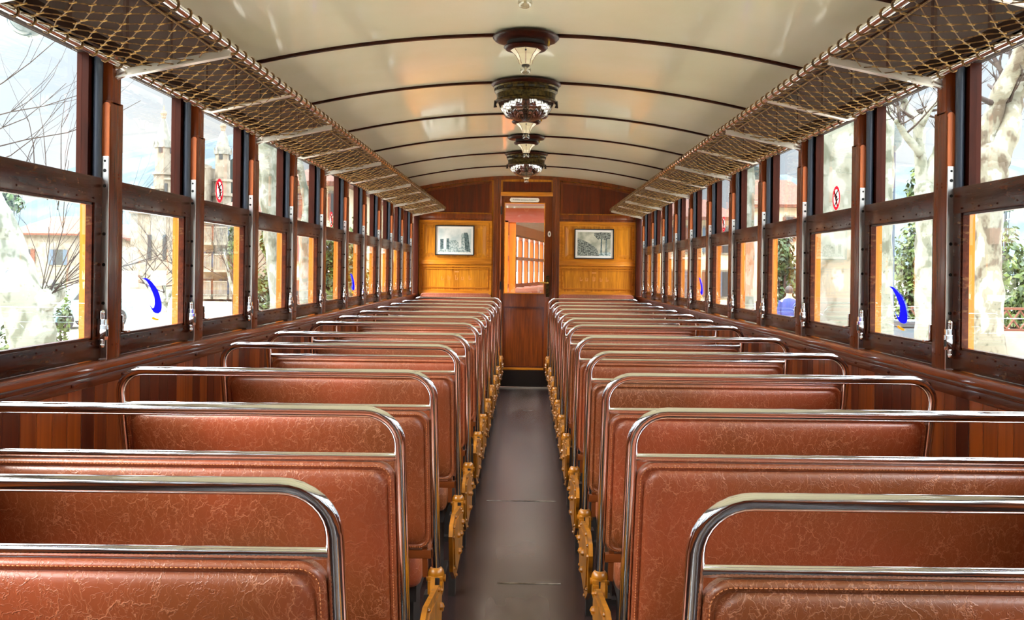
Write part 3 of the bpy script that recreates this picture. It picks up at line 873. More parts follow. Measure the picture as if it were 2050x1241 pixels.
# ---------------------------------------------------------------- ceiling lamps
CZ = EYE + .928
def bulb_lamp():
    root = empty('bulb_lamp')
    b = MB(); b.lathe([(.09, .004), (.129, .002), (.131, -.006), (.122, -.016), (.10, -.02), (.07, -.02)], 40); b.build('rosette', M['dark_wood'], root, True, 50)
    b = MB(); b.lathe([(.074, -.015), (.074, -.04)], 32); b.build('shadow_gap', M['black'], root, True)
    b = MB(); b.lathe([(.06, -.036), (.084, -.037), (.087, -.043), (.078, -.052), (.05, -.053)], 36); b.build('lower_ring', M['dark_wood'], root, True, 50)
    b = MB(); b.tube([(.09, -.02, -.012), (.088, -.02, -.04)], .005, 8); b.build('bracket_pin', M['brass'], root, True)
    b = MB(); b.lathe([(.060, -.048), (.060, -.054), (.056, -.058), (.040, -.072), (.028, -.092), (.024, -.108), (.018, -.110)], 8)
    so = b.build('socket_cover', M['porcelain'], root)
    b = MB()
    for k in range(8):
        a = 2 * PI * k / 8
        b.tube([(r_ * math.cos(a), r_ * math.sin(a), z_) for r_, z_ in ((.0602, -.0485), (.0602, -.054), (.0562, -.058), (.0402, -.072), (.0282, -.092), (.0242, -.108))], .0011, 5)
    b.build('ridge', M['brown_paint'], so)
    b = MB(); b.ball((0, -.0535, -.062), .004, 8); b.build('screw', M['black'], so)
    b = MB(); b.lathe([(.015, -.106), (.016, -.116), (.0145, -.118)], 16); b.build('lamp_cap', M['iron'], root, True)
    b = MB(); b.lathe([(.012, -.112), (.018, -.118), (.0215, -.126), (.0215, -.134), (.017, -.142), (.008, -.1465), (.001, -.147)], 20); bu = b.build('bulb', M['bulb'], root, True)
    b = MB(); b.lathe([(.004, -.114), (.003, -.13), (.001, -.131)], 8); b.build('filament_stem', M['porcelain'], bu, True)
    return root
def dome_lamp():
    root = empty('dome_lamp')
    b = MB(); b.lathe([(.12, .003), (.170, .0), (.172, -.008), (.160, -.018), (.1, -.018)], 48); b.build('rosette', M['dark_wood'], root, True, 50)
    b = MB(); b.lathe([(.158, -.014), (.160, -.022), (.154, -.028), (.152, -.040), (.156, -.044), (.150, -.050), (.146, -.054), (.144, -.078), (.150, -.084), (.150, -.090), (.142, -.096), (.13, -.097)], 48); bo = b.build('bronze_body', M['bronze'], root, True, 35)
    b = MB()
    for k in range(18):
        a = 2 * PI * k / 18
        Mx = Matrix.Rotation(a, 3, 'Z')
        b.obox(Mx @ Vector((.1535, 0, -.034)), .004, .030, .008, Mx)
    b.build('vent_slot', M['black'], bo)
    b = MB(); b.box(-.018, .018, -.153, -.143, -.088, -.068, .002); b.build('latch_box', M['bronze'], root, True)
    for a in (0, PI):
        b = MB(); c, q = math.cos(a), math.sin(a)
        b.tube([(c * .148, 0, -.086), (c * .152, 0, -.105), (c * .150, 0, -.118)], [.008, .006, .009], 8); b.build('hinge', M['iron'], root, True)
    b = MB()
    n = 72
    prof = [(.136, -.092), (.134, -.108), (.124, -.130), (.105, -.152), (.078, -.170), (.045, -.182), (.012, -.187)]
    b.loft([[((r - (.004 if k % 3 == 0 else 0)) * math.cos(2 * PI * k / n), (r - (.004 if k % 3 == 0 else 0)) * math.sin(2 * PI * k / n), z) for k in range(n)] for r, z in prof], False, True)
    b.build('glass_dome', M['dome'], root, True, 80)
    b = MB(); b.lathe([(.128, -.094), (.09, -.075), (.03, -.068)], 32, cap=False); b.build('reflector', M['reflector'], root, True)
    b = MB(); b.ball((0, 0, -.115), .022, 14); b.tube([(0, 0, -.07), (0, 0, -.1)], .014, 10); b.build('bulb', M['bulb'], root, True)
    return root
pat = {3.0 - .06: 'A'}
seq = [(8, 'A'), (7, 'A'), (6, 'A'), (5, 'B'), (4, 'A'), (3, 'A'), (2, 'B'), (1, 'A')]   # rib number from the bulkhead
A0 = B0 = None
cA = cB = 0
for n, t in sorted(seq):
    y = YF - .99 * n
    if t == 'A':
        o = bulb_lamp() if A0 is None else copy_tree(A0); A0 = A0 or o; cA += 1
        tag(o, 'bare bulb lamp with cream socket and mahogany rosette, %s from the bulkhead' % ORD[cA], 'ceiling lamp', 'bare bulb ceiling lamps')
    else:
        o = dome_lamp() if B0 is None else copy_tree(B0); B0 = B0 or o; cB += 1
        tag(o, 'bronze ceiling lamp with a ribbed glass dome, %s' % ('the one nearer the bulkhead' if cB == 1 else 'the larger one nearer the viewer'), 'ceiling lamp', 'ribbed dome lamps')
    o.location = (-.015, y, CZ - .012)

# ---------------------------------------------------------------- next carriage seen through the door glass
nc = empty('next_carriage', (0, 11.2, 0))
b = MB()
b.box(-.30, -.215, 0, .05, 0, 1.72); b.box(-.205, -.13, .02, .09, 0, 1.71); b.box(.30, .40, 0, .05, 0, 1.72)
b.build('doorway_frame', M['gang_wood'], nc)
b = MB(); b.box(-.5, .5, 0, .06, 1.70, 1.86); b.build('lintel', plain('red brown lintel', lin(104, 36, 18), .4, coat=.3), nc)
b = MB(); b.box(-1.1, 1.1, -.2, .2, 1.9, 1.95); b.build('gangway_roof', plain('pinkish gangway roof', lin(140, 96, 84), .6), nc)
ang = math.radians(-9)
Mr = Matrix.Rotation(ang, 3, 'Z')
def rot(b, off=(-.1, .3, 0)):
    for v in b.bm.verts: v.co = Mr @ v.co + Vector(off)
    return b
LN = 15.0
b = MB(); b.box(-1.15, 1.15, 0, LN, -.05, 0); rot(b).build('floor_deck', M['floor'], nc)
b = MB(); b.prism([(-1.13 + 2.26 * i / 20, ceil_z(-1.13 + 2.26 * i / 20)) for i in range(21)] + [(1.13 - 2.26 * i / 20, ceil_z(1.13 - 2.26 * i / 20) + .05) for i in range(21)], 'y', 0, LN); rot(b).build('roof', M['cream'], nc)
for s in (-1, 1):
    b = MB(); b.box(s * 1.08, s * 1.15, 0, LN, 0, .92); b.box(s * 1.08, s * 1.15, 0, LN, 1.74, 2.0)
    b.box(s * 1.08, s * 1.12, 0, LN, 1.34, 1.40)
    for k in range(22): b.box(s * 1.08, s * 1.15, .683 * k, .683 * k + .11, .9, 1.75)
    rot(b).build('side_wall', M['gang_wood'], nc)
    b = MB(); b.box(s * .8, s * 1.07, 0, LN, 1.70, 1.73); rot(b).build('rack', M['mahogany'], nc)
b = MB(); b.box(-1.1, 1.1, LN, LN + .05, 0, 2.1); rot(b).build('end_wall', M['honey'], nc)
b = MB()
for k in range(16):
    for s in (-1, 1): b.box(s * .25, s * 1.04, .9 + k * .85, .95 + k * .85, .42, .86, .01)
rot(b).build('seat_back', M['leather'], nc)
tag(nc, 'adjoining carriage with orange jambs, glimpsed through the end door glass', 'carriage')
# ---------------------------------------------------------------- the square outside
GZ = -1.0
def bark_mat(name, cols):
    m, nt, b = newmat(name)
    L = nt.links.new
    n = N(nt, 'ShaderNodeTexNoise', Scale=3.2, Detail=3.0, Roughness=.5); L(coords(nt, (1.6, 1.6, 1)), n.inputs['Vector'])
    r = ramp(nt, [(.40, cols[0]), (.46, cols[1]), (.54, cols[1]), (.58, cols[2])]); L(n.outputs['Fac'], r.inputs['Fac'])
    n2 = N(nt, 'ShaderNodeTexNoise', Scale=14.0, Detail=3.0); L(coords(nt), n2.inputs['Vector'])
    r2 = ramp(nt, [(.62, (1, 1, 1, 1)), (.7, (.55, .56, .5, 1))]); L(n2.outputs['Fac'], r2.inputs['Fac'])
    mx = N(nt, 'ShaderNodeMix', data_type='RGBA', blend_type='MULTIPLY'); mx.inputs['Factor'].default_value = 1
    L(r.outputs['Color'], mx.inputs[6]); L(r2.outputs['Color'], mx.inputs[7]); L(mx.outputs[2], b.inputs['Base Color'])
    b.inputs['Roughness'].default_value = .85
    return m
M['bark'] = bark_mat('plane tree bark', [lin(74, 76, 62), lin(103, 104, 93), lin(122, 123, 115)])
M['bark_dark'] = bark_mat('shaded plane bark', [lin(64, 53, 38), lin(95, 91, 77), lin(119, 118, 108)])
M['twig'] = plain('twig bark', lin(43, 31, 26), .9)
M['leaf'] = noisy('leaf green', lin(28, 46, 7), lin(76, 91, 24), 3, .6)
M['leaf_dark'] = noisy('dark leaf green', lin(14, 34, 10), lin(50, 74, 26), 3, .6)
M['stone'] = noisy('pale ashlar stone', lin(105, 96, 83), lin(122, 114, 101), 2.0, .9)
M['stone2'] = noisy('warm render', lin(114, 100, 83), lin(126, 112, 96), 1.0, .9)
M['roof'] = noisy('terracotta roof tiles', lin(79, 43, 29), lin(107, 69, 52), 6, .9, stretch=(1, 1, 4))
M['shutter'] = plain('grey blue shutters', lin(60, 72, 86), .6)
M['win_dark'] = plain('dark window', lin(50, 50, 50), .3)
M['hill'] = noisy('wooded hillside', lin(50, 64, 71), lin(69, 82, 86), .06, 1)  # blue-grey base colour with the distance haze painted in
M['paving'] = noisy('pale sandy paving', lin(160, 152, 136), lin(188, 182, 170), .6, .95)
M['lattice'] = plain('rusty lattice', lin(84, 40, 18), .7)
M['post_grey'] = plain('grey blue iron post', lin(46, 58, 74), .5, .3)
M['render_pale'] = noisy('pale cream render', lin(168, 150, 124), lin(184, 168, 142), 1.0, .9)
M['slate'] = noisy('weathered grey spire', lin(96, 95, 88), lin(118, 115, 106), 1.5, .9)
M['globe'] = plain('grey opal globe', lin(52, 68, 74), .12, coat=.8)

b = MB(); b.box(-700, 700, -80, 1000, GZ - .5, GZ)
tag(b.build('ground', M['paving']), 'pale sandy ground of the square outside', 'ground', kind='structure')

def hills(px0, px1, Y, prof, label):
    b = MB()
    rr = random.Random(int(px0))
    n = 60
    rings = []
    for i in range(n + 1):
        px = px0 + (px1 - px0) * i / n
        # interpolate ridge
        for (a, ya), (c, yc) in zip(prof, prof[1:]):
            if a <= px <= c:
                y = ya + (yc - ya) * (px - a) / (c - a); break
        else:
            y = prof[0][1] if px < prof[0][0] else prof[-1][1]
        top = at(px, y + rr.uniform(-4, 4), Y)
        k = (Y - 60) / Y
        rings.append([Vector((top.x * (1 + .3 * (1 - t)) , Y * (1 - .28 * (1 - t)) if t < 1.01 else Y * 1.2, GZ - 2 + (top.z - GZ + 2) * (t ** .8) * (1 if t < 1 else 1) + (rr.uniform(-2.5, 2.5) if 0 < t < 1 else 0))) for t in (0, .25, .5, .75, .9, 1.0)] + [Vector((top.x * 1.2, Y * 1.2, GZ - 2))])
    b.loft(rings, False, False, False)
    o = b.build('hill_range', M['hill'], None, True, 180)
    tag(o, label, 'hill', 'wooded hills', 'structure')
hills(-300, 560, 520, [(-300, 345), (100, 345), (160, 338), (230, 332), (300, 296), (350, 300), (420, 285), (470, 268), (560, 262)], 'blue wooded hill behind the church pinnacles')
hills(1500, 2400, 520, [(1500, 330), (1600, 360), (1800, 330), (2050, 320), (2400, 300)], 'distant hill behind the plane trees and hedge')

def grow(b, p, d, length, r, depth, rr, spread=.6, up=.15):
    n = 4
    pts = [p.copy()]; rs = [r]
    q = p.copy(); dirv = d.normalized()
    for i in range(n):
        dirv = (dirv + Vector((rr.uniform(-1, 1), rr.uniform(-1, 1), rr.uniform(-.6, 1) * .8 + up)) * .22).normalized()
        q = q + dirv * (length / n)
        pts.append(q.copy()); rs.append(r * (1 - .6 * (i + 1) / n))
    b.tube(pts, rs, 6 if r > .02 else 4, True)
    if depth > 0:
        for k in range(rr.randint(2, 4)):
            i = rr.randint(1, n)
            nd = (dirv + Vector((rr.uniform(-1, 1), rr.uniform(-1, 1), rr.uniform(-.5, 1))) * spread).normalized()
            grow(b, pts[i], nd, length * rr.uniform(.55, .85), rs[i] * rr.uniform(.5, .75), depth - 1, rr, spread, up)

def plane_tree(label, Y, trunk, limbs, seed, twigs=None, bark='bark', depth=3, tw=True):
    # trunk: (px, py, radius in px) from the foot up; limbs: same, each drawn in one depth
    rr = random.Random(seed)
    P = [at(x, y, Y) for x, y, r in trunk]; Rr = [r / F * Y for x, y, r in trunk]
    foot = Vector((P[0].x + (P[0].x - P[1].x) * .1, Y, GZ - .05))
    if P[0].z > GZ + .05:
        P = [foot] + P; Rr = [Rr[0] * 1.15] + Rr
    root = empty('plane_tree', (P[0].x, Y, GZ))
    off = Vector((P[0].x, Y, GZ))
    def dens(P, Rr, wob=.12):
        out, ro = [], []
        for i in range(len(P) - 1):
            for k in range(4):
                t = k / 4
                out.append(P[i].lerp(P[i + 1], t) - off + Vector((rr.uniform(-1, 1), rr.uniform(-1, 1), 0)) * Rr[i] * wob)
                ro.append((Rr[i] * (1 - t) + Rr[i + 1] * t) * rr.uniform(.94, 1.07))
        out.append(P[-1] - off); ro.append(Rr[-1])
        return out, ro
    b = MB(); a, c = dens(P, Rr); b.tube(a, c, 16); b.ball(a[-1], c[-1] * 1.08, 12); b.build('trunk', M[bark], root, True, 180)
    for lb in limbs:
        b = MB()
        Q = []
        for i, (x, y, r) in enumerate(lb):
            Q.append(at(x, y, Y) + Vector((0, rr.uniform(-.1, .1) * i, 0)))
        a, c = dens(Q, [r / F * Y for x, y, r in lb]); b.tube(a, c, 12)
        b.ball(a[-1], c[-1] * 1.15, 10)
        lm = b.build('limb', M[bark], root, True, 180)
        if tw:
            b = MB()
            for k in range(7):
                i = rr.randint(len(a) // 2, len(a) - 1)
                grow(b, a[i], Vector((rr.uniform(-1, 1), rr.uniform(-1, 1), rr.uniform(-.1, 1))), Y * .055 * rr.uniform(.6, 1.3), max(c[i] * .35, .010), depth - 1, rr)
            b.build('twigs', M['twig'], lm, True, 180)['kind'] = 'stuff'
    tag(root, label, 'tree', 'bare plane trees')
    return root, rr, off

# left side trees
t1, rr, off = plane_tree('mottled pale plane tree leaning close outside the first window on the church side', 10,
    [(74, 760, 47), (70, 690, 44), (50, 620, 47), (16, 540, 47), (-8, 460, 43), (-40, 390, 40), (-84, 260, 36)],
    [[(58, 640, 32), (80, 606, 27), (95, 586, 20)], [(-84, 270, 26), (-70, 140, 16), (-60, 40, 9)], [(-84, 260, 28), (-140, 120, 20), (-160, 20, 12)]], 11, tw=False)
lk = [q for q in KIDS(t1) if q.name.startswith('limb')]
b = MB(); knob = at(92, 585, 10) - off
for k in range(15):
    a = rr.uniform(-.5, 1.2)
    grow(b, knob + Vector((rr.uniform(-.1, .1), 0, rr.uniform(-.1, .05))), Vector((math.sin(a), rr.uniform(-.4, .4), math.cos(a) * rr.uniform(.4, 1.2))), rr.uniform(.5, 1.4), .007, 1, rr, .3, .05)
b.build('sucker_shoots', M['twig'], lk[0], True, 180)['kind'] = 'stuff'
b = MB()
for x, y, dx, dz, ln in ((-40, 240, 1.2, .5, 1.3), (-30, 300, 1.3, .35, 1.6), (-50, 200, 1.0, .9, 1.3), (-30, 330, 1.4, .12, 1.5), (-40, 280, 1.3, .6, 1.2), (60, 380, .15, 1, .9), (95, 400, -.05, 1, 1.0), (115, 420, .2, 1, 1.1), (30, 400, .3, 1, .7)):
    grow(b, at(x, y, 10) - off, Vector((dx, rr.uniform(-.3, .3), dz)), ln, .007, 1, rr, .35, .06)
b.build('twigs', M['twig'], t1, True, 180)['kind'] = 'stuff'
plane_tree('upright plane tree trunk filling the fourth church side window from the viewer', 20, [(556, 640, 15), (552, 560, 14), (545, 480, 15), (540, 400, 19), (536, 320, 22), (528, 220, 20)], [[(528, 230, 14), (500, 120, 9)], [(530, 235, 14), (570, 140, 9), (590, 60, 6)]], 21)
plane_tree('slender plane tree standing before the tiled house', 24, [(612, 660, 13), (611, 560, 12), (612, 480, 13), (620, 420, 13)], [[(620, 425, 9), (604, 350, 7), (590, 250, 5)], [(620, 420, 10), (640, 350, 8), (646, 240, 5)]], 22)
plane_tree('far bare plane tree in front of the church wall', 46, [(322, 700, 7), (325, 650, 6), (330, 610, 6)], [[(330, 615, 4), (300, 580, 3), (280, 545, 2)], [(330, 612, 4), (352, 570, 3), (362, 530, 2)], [(330, 612, 4), (330, 560, 3)]], 23)
plane_tree('small bare plane tree before the balcony house', 40, [(478, 690, 8), (480, 640, 7), (476, 600, 7)], [[(476, 604, 5), (460, 560, 3), (450, 500, 2)], [(476, 602, 5), (490, 550, 3)]], 24)
# right side trees
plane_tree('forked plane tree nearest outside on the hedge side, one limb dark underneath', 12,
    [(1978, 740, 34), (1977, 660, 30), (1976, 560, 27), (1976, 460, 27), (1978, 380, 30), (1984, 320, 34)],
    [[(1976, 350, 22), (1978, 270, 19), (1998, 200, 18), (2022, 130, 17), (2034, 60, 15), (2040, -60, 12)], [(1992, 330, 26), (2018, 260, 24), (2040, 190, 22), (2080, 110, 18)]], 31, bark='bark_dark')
plane_tree('plane tree with spreading crooked limbs behind the blue crescent sticker on the hedge side', 15,
    [(1852, 720, 21), (1850, 640, 19), (1849, 540, 18), (1850, 440, 18), (1850, 380, 19)],
    [[(1850, 390, 15), (1846, 310, 12), (1842, 240, 11), (1826, 205, 8), (1800, 180, 5)], [(1852, 385, 12), (1872, 320, 10), (1890, 270, 8), (1900, 200, 6)], [(1844, 310, 9), (1810, 270, 7), (1790, 245, 5)], [(1844, 250, 8), (1862, 210, 6), (1890, 190, 5)]], 32)
plane_tree('pale trunk close behind the second blue crescent pane on the hedge side', 17, [(1766, 720, 22), (1765, 620, 20), (1766, 480, 20), (1770, 300, 20), (1772, 160, 18)], [[(1772, 180, 12), (1790, 60, 8)], [(1772, 170, 13), (1740, 40, 9)]], 33)
plane_tree('broad mottled plane trunk behind the nearer red warning sticker on the hedge side', 9, [(1684, 760, 54), (1682, 660, 50), (1680, 520, 48), (1676, 400, 48), (1672, 280, 46), (1668, 120, 44)], [[(1668, 130, 30), (1720, -20, 20)], [(1668, 130, 30), (1620, -20, 20)]], 34)
plane_tree('smooth pale trunk filling the fifth hedge side window from the viewer', 19, [(1492, 690, 20), (1492, 600, 18), (1492, 470, 18), (1492, 330, 18), (1490, 220, 16)], [[(1490, 230, 11), (1520, 120, 7)], [(1490, 225, 11), (1460, 120, 7)]], 35)

def bush(label, px, py, wpx, hpx, Y, n, leaf, seed, mat='leaf', cat='bush'):
    rr = random.Random(seed)
    c = at(px, py, Y); w, h = wpx / F * Y, hpx / F * Y
    b = MB()
    low = cat == 'bush' and py > 470
    if low:
        top = c.z + h
        c.z = (top + GZ) / 2; h = (top - GZ) / 2
    lf = leaf / F * Y
    lumps = [(Vector((rr.uniform(-.6, .6) * w, rr.uniform(-.4, .4) * w, rr.uniform(-.6, .7) * h)), rr.uniform(.35, .6)) for _ in range(12)]
    for _ in range(n):
        cc, k = rr.choice(lumps)
        d = Vector((rr.gauss(0, 1), rr.gauss(0, 1), rr.gauss(0, 1))).normalized()
        p = cc + Vector((d.x * w, d.y * w, d.z * h)) * k * rr.uniform(.75, 1.05)
        p.z = max(p.z, GZ + .02 - c.z)
        nrm = (d + Vector((rr.uniform(-.6, .6), rr.uniform(-.6, .6), rr.uniform(-.3, .8)))).normalized()
        u = nrm.orthogonal().normalized(); u.rotate(Matrix.Rotation(rr.uniform(0, 6.28), 3, nrm)); v = nrm.cross(u)
        s_ = lf * rr.uniform(.6, 1.3)
        b.face([p - u * s_, p - v * s_ * .5, p + u * s_, p + v * s_ * .5])
    root = empty('bush', (c.x, Y, GZ))
    o = b.build('foliage', M[mat], root); o.location = (0, 0, c.z - GZ)
    b = MB()
    for k in range(7):
        cc = lumps[k][0]
        b.tube([(rr.uniform(-.1, .1) * w, 0, -.03), (cc.x * .5, cc.y * .5, (c.z - GZ + cc.z) * .6), (cc.x, cc.y, c.z - GZ + cc.z)], [.03 * h + .01, .02 * h + .008, .006], 6)
    b.build('stems', M['twig'], root, True, 180)
    tag(root, label, cat, 'bushes outside')
bush('low green shrub at the foot of the leaning plane tree', 8, 660, 60, 46, 13, 900, 7, 41)
bush('round green shrub right of the leaning plane tree', 126, 600, 17, 40, 13, 700, 5, 42)
bush('dark cypress top far behind the leaning plane tree', 20, 400, 28, 22, 60, 500, 6, 43, 'leaf_dark', 'tree')
bush('leafy bush below the trunk in the fourth church side window', 535, 590, 30, 46, 22, 1200, 6, 44)
bush('feathery green shrub behind the trunks in the church side windows', 548, 470, 26, 60, 28, 800, 8, 45)
bush('tall green shrub before the tiled house', 664, 520, 34, 90, 30, 1600, 7, 46)
bush('far green shrub at the end of the church side windows', 712, 530, 30, 80, 34, 1200, 7, 47)
bush('small green tree beside the balcony house', 470, 490, 14, 50, 44, 600, 5, 48, 'leaf', 'tree')
bush('dark leafy bush behind the strolling person', 1568, 530, 40, 62, 30, 1800, 6, 51, 'leaf_dark')
bush('yellow green clipped hedge bush left of the crooked plane tree', 1808, 500, 44, 60, 26, 1600, 7, 52)
bush('green hedge bush behind the forked plane tree', 2034, 510, 70, 62, 24, 1800, 8, 53)
bush('tall conifer shrub behind the crooked plane limbs', 1842, 390, 26, 60, 34, 900, 7, 54, 'leaf', 'tree')
bush('green tree far behind the forked plane tree', 2014, 400, 24, 40, 34, 700, 7, 55, 'leaf_dark', 'tree')

# church with two pinnacles
YC = 90.0
k_ = YC / F
ch = empty('church', (at(380, 600, YC).x, YC + 3, GZ))
oc = Vector(ch.location)
def cbox(b, x0, x1, y0, y1, px_top, px_bot=None, depth=8, zoff=0):
    pass
def chbox(b, px0, px1, pyt, pyb, d0=0, d1=10):
    a = at(px0, pyt, YC); c = at(px1, pyb, YC)
    b.box(a.x - oc.x, c.x - oc.x, d0 - 3, d1 - 3, (GZ if pyb is None else c.z) - GZ, a.z - GZ)
b = MB(); chbox(b, 262, 470, 428, 900, 0, 26); b.build('nave_wall', M['stone'], ch)
b = MB(); chbox(b, 256, 476, 414, 424, -.5, 26); chbox(b, 260, 472, 424, 430, -.25, 26); b.build('cornice', M['stone2'], ch)
b = MB()
for i, (x0, x1, yt) in enumerate(((322, 338, 358), (338, 350, 348), (350, 362, 338), (362, 380, 322), (380, 404, 334))): chbox(b, x0, x1, yt, 420, 1, 6); chbox(b, x0 - 1, x1 + 1, yt - 4, yt, .8, 6.2)
b.build('stepped_gable', M['stone'], ch)
b = MB()
for px in (300, 330, 360, 440): chbox(b, px - 3, px + 3, 470, 520, -.15, .1)
for px in (325, 338, 350): chbox(b, px - 2.5, px + 2.5, 365, 382, .85, 1.2)
b.build('window', M['win_dark'], ch)
def pinnacle(px, tip, base_c, w, name):
    ctr = at(px, base_c, YC)
    def z(y): return at(px, y, YC).z - GZ
    cx = ctr.x - oc.x
    h = w * k_ / 2
    b = MB()
    def sq(hh, zz): return [(cx + hh * math.cos(PI / 8 + PI / 4 * i) * 1.08, hh * math.sin(PI / 8 + PI / 4 * i) * 1.08, zz) for i in range(8)]
    b.loft([sq(h * 1.05, z(430)), sq(h * 1.05, z(base_c + 90))]); b.loft([sq(h * 1.28, z(base_c + 92)), sq(h * 1.28, z(base_c + 86))])
    b.loft([sq(h * 1.0, z(base_c + 86)), sq(h * 1.0, z(base_c + 62))]); b.loft([sq(h * 1.2, z(base_c + 62)), sq(h * 1.15, z(base_c + 57))])
    b.loft([sq(h * .86, z(base_c + 57)), sq(h * .86, z(base_c + 2))])
    s_ = b.build('pinnacle', M['stone'], ch)
    b = MB(); b.loft([sq(h * 1.0, z(base_c + 6)), sq(h * .94, z(base_c)), sq(h * .5, z((base_c + tip) / 2 + 4)), sq(h * .14, z(tip + 24))])
    for i in range(8):
        a = PI / 8 + PI / 4 * i
        b.tube([(cx + h * math.cos(a), h * math.sin(a), z(base_c + 4)), (cx + h * 1.1 * math.cos(a), h * 1.1 * math.sin(a), z(base_c - 8))], [.12, .03], 5)
    b.build('spire', M['slate'], s_)
    b = MB(); b.tube([(cx, 0, z(tip + 26)), (cx, 0, z(tip))], [.14, .04], 6); b.ball((cx, 0, z(tip + 17)), .32, 8); b.ball((cx, 0, z(tip + 24)), .24, 8); b.build('finial', M['stone2'], s_, True)
    b = MB()
    for a in range(4):
        an = PI / 2 * a - PI / 2
        Mx = Matrix.Rotation(an, 3, 'Z')
        b.obox(Vector((cx, 0, z(base_c + 8))) + Mx @ Vector((h * .86, 0, 0)), .1, .35, .8, Mx)
    b.build('belfry_opening', M['win_dark'], s_)
pinnacle(303, 200, 282, 34, 'a')
pinnacle(426, 226, 296, 32, 'b')
tag(ch, 'pale stone church with two spired pinnacles beyond the square', 'church')

def house(label, px0, px1, yt, Y, depth, wallm, roofh, wins, seed, cat='house', balc=False):
    a, c = at(px0, yt, Y), at(px1, yt, Y)
    root = empty('house', ((a.x + c.x) / 2, Y, GZ))
    w = (c.x - a.x) / 2; h = a.z - GZ
    b = MB(); b.box(-w, w, 0, depth, -.1, h); b.build('wall', M[wallm], root)
    b = MB()
    e = w * .06 + .3
    b.loft([[(-w - e, -e, h), (w + e, -e, h), (w + e, -e, h + .15), (0, -e, h + roofh), (-w - e, -e, h + .15)], [(-w - e, depth + e, h), (w + e, depth + e, h), (w + e, depth + e, h + .15), (0, depth + e, h + roofh), (-w - e, depth + e, h + .15)]]) if roofh > 3 else b.loft([[(-w - e, -e, h), (w + e, -e, h), (w + e, depth + e, h), (-w - e, depth + e, h)], [(-w - e, -e, h + .2), (w + e, -e, h + .2), (w + e, depth + e, h + .2), (-w - e, depth + e, h + .2)], [(-w * .6, depth / 2, h + roofh), (w * .6, depth / 2, h + roofh), (w * .6, depth / 2 + .2, h + roofh), (-w * .6, depth / 2 + .2, h + roofh)]])
    b.build('roof', M['roof'], root)
    nc_, nr = wins
    for i in range(nc_):
        for j in range(nr):
            x = -w + 2 * w * (i + .5) / nc_; z = h * (j + .55) / nr
            b = MB(); ww, wh = min(.55, w / nc_ * .35), min(.85, h / nr * .28)
            b.box(x - ww - .12, x + ww + .12, -.08, .05, z - wh - .12, z + wh + .12); f = b.build('window', M['stone'], root)
            b = MB(); b.box(x - ww, x + ww, -.10, -.04, z - wh, z + wh); b.build('pane', M['win_dark'], f)
            b = MB(); b.box(x - ww * 1.9, x - ww, -.14, -.08, z - wh, z + wh); b.box(x + ww, x + ww * 1.9, -.14, -.08, z - wh, z + wh); b.build('shutter', M['shutter'] if (i + j) % 2 else M['roof'], f)
            if balc and j < nr:
                b = MB(); b.box(x - ww * 2.4, x + ww * 2.4, -1.0, .0, z - wh - .3, z - wh - .15)
                for q in range(12): b.box(x - ww * 2.3 + q * ww * 4.6 / 11 - .02, x - ww * 2.3 + q * ww * 4.6 / 11 + .02, -1.0, -.96, z - wh - .15, z - wh + .75)
                b.box(x - ww * 2.4, x + ww * 2.4, -1.02, -.94, z - wh + .75, z - wh + .82)
                b.build('balcony', M['stone'], root)
    tag(root, label, cat, 'houses round the square')
house('cream balcony house with iron railings beyond the third church side window', 404, 500, 442, 62, 10, 'stone2', 1.6, (3, 3), 1, balc=True)
house('terracotta roofed house with red shutters beyond the far church side windows', 574, 690, 372, 44, 9, 'render_pale', 1.4, (3, 3), 2)
house('second tiled house close to the far end of the church side windows', 700, 800, 410, 64, 9, 'render_pale', 1.4, (3, 2), 3)
house('low white house under the hill behind the leaning plane tree', 20, 150, 470, 110, 14, 'stone', 2.4, (2, 1), 4)
house('yellowish house under the hill left of the church', 118, 250, 480, 130, 14, 'stone2', 2.4, (3, 1), 5)
house('house with a curved tiled roof beyond the fourth hedge side window', 1520, 1640, 415, 70, 10, 'render_pale', 2.4, (3, 2), 6)
house('distant pale house at the far end of the hedge side windows', 1330, 1470, 440, 60, 10, 'render_pale', 1.6, (4, 2), 7)

# globe lamp hanging outside the first church side window
Yl = 9.0
c = at(60, 34, Yl); r = 43 / F * Yl
gl = empty('street_lamp', (c.x - 1.2, Yl, GZ)); o3 = Vector(gl.location)
b = MB(); b.ball(c - o3, r, 28); b.build('globe', M['globe'], gl, True, 180)
b = MB(); b.lathe([(r * .3, r * .92), (r * .42, r * 1.0), (r * .2, r * 1.25), (.02, r * 1.3)], 16, c - o3); b.tube([c - o3 + Vector((0, 0, r * 1.2)), c - o3 + Vector((0, 0, r * 1.7)), Vector((0, 0, c.z - GZ + r * 1.9))], .03, 8); b.build('arm', M['post_grey'], gl, True)
b = MB(); b.lathe([(.16, 0), (.16, .25), (.07, .4), (.06, c.z - GZ + r * 2.2)], 12); b.build('post', M['post_grey'], gl, True)
tag(gl, 'street lamp with a white globe peeping below the rack outside', 'street lamp')
# iron lamp post on the hedge side
p = at(1783, 600, 20)
lp = empty('lamp_post', (p.x, 20, GZ))
b = MB(); b.lathe([(.16, 0), (.16, .4), (.07, .55), (.06, 4.6)], 12); b.build('post', M['post_grey'], lp, True)
b = MB(); b.lathe([(.05, 4.6), (.2, 4.75), (.26, 5.2), (.1, 5.4), (.02, 5.5)], 12); b.build('lantern', M['globe'], lp, True)
tag(lp, 'slim blue grey lamp post between two plane trunks on the hedge side', 'street lamp')
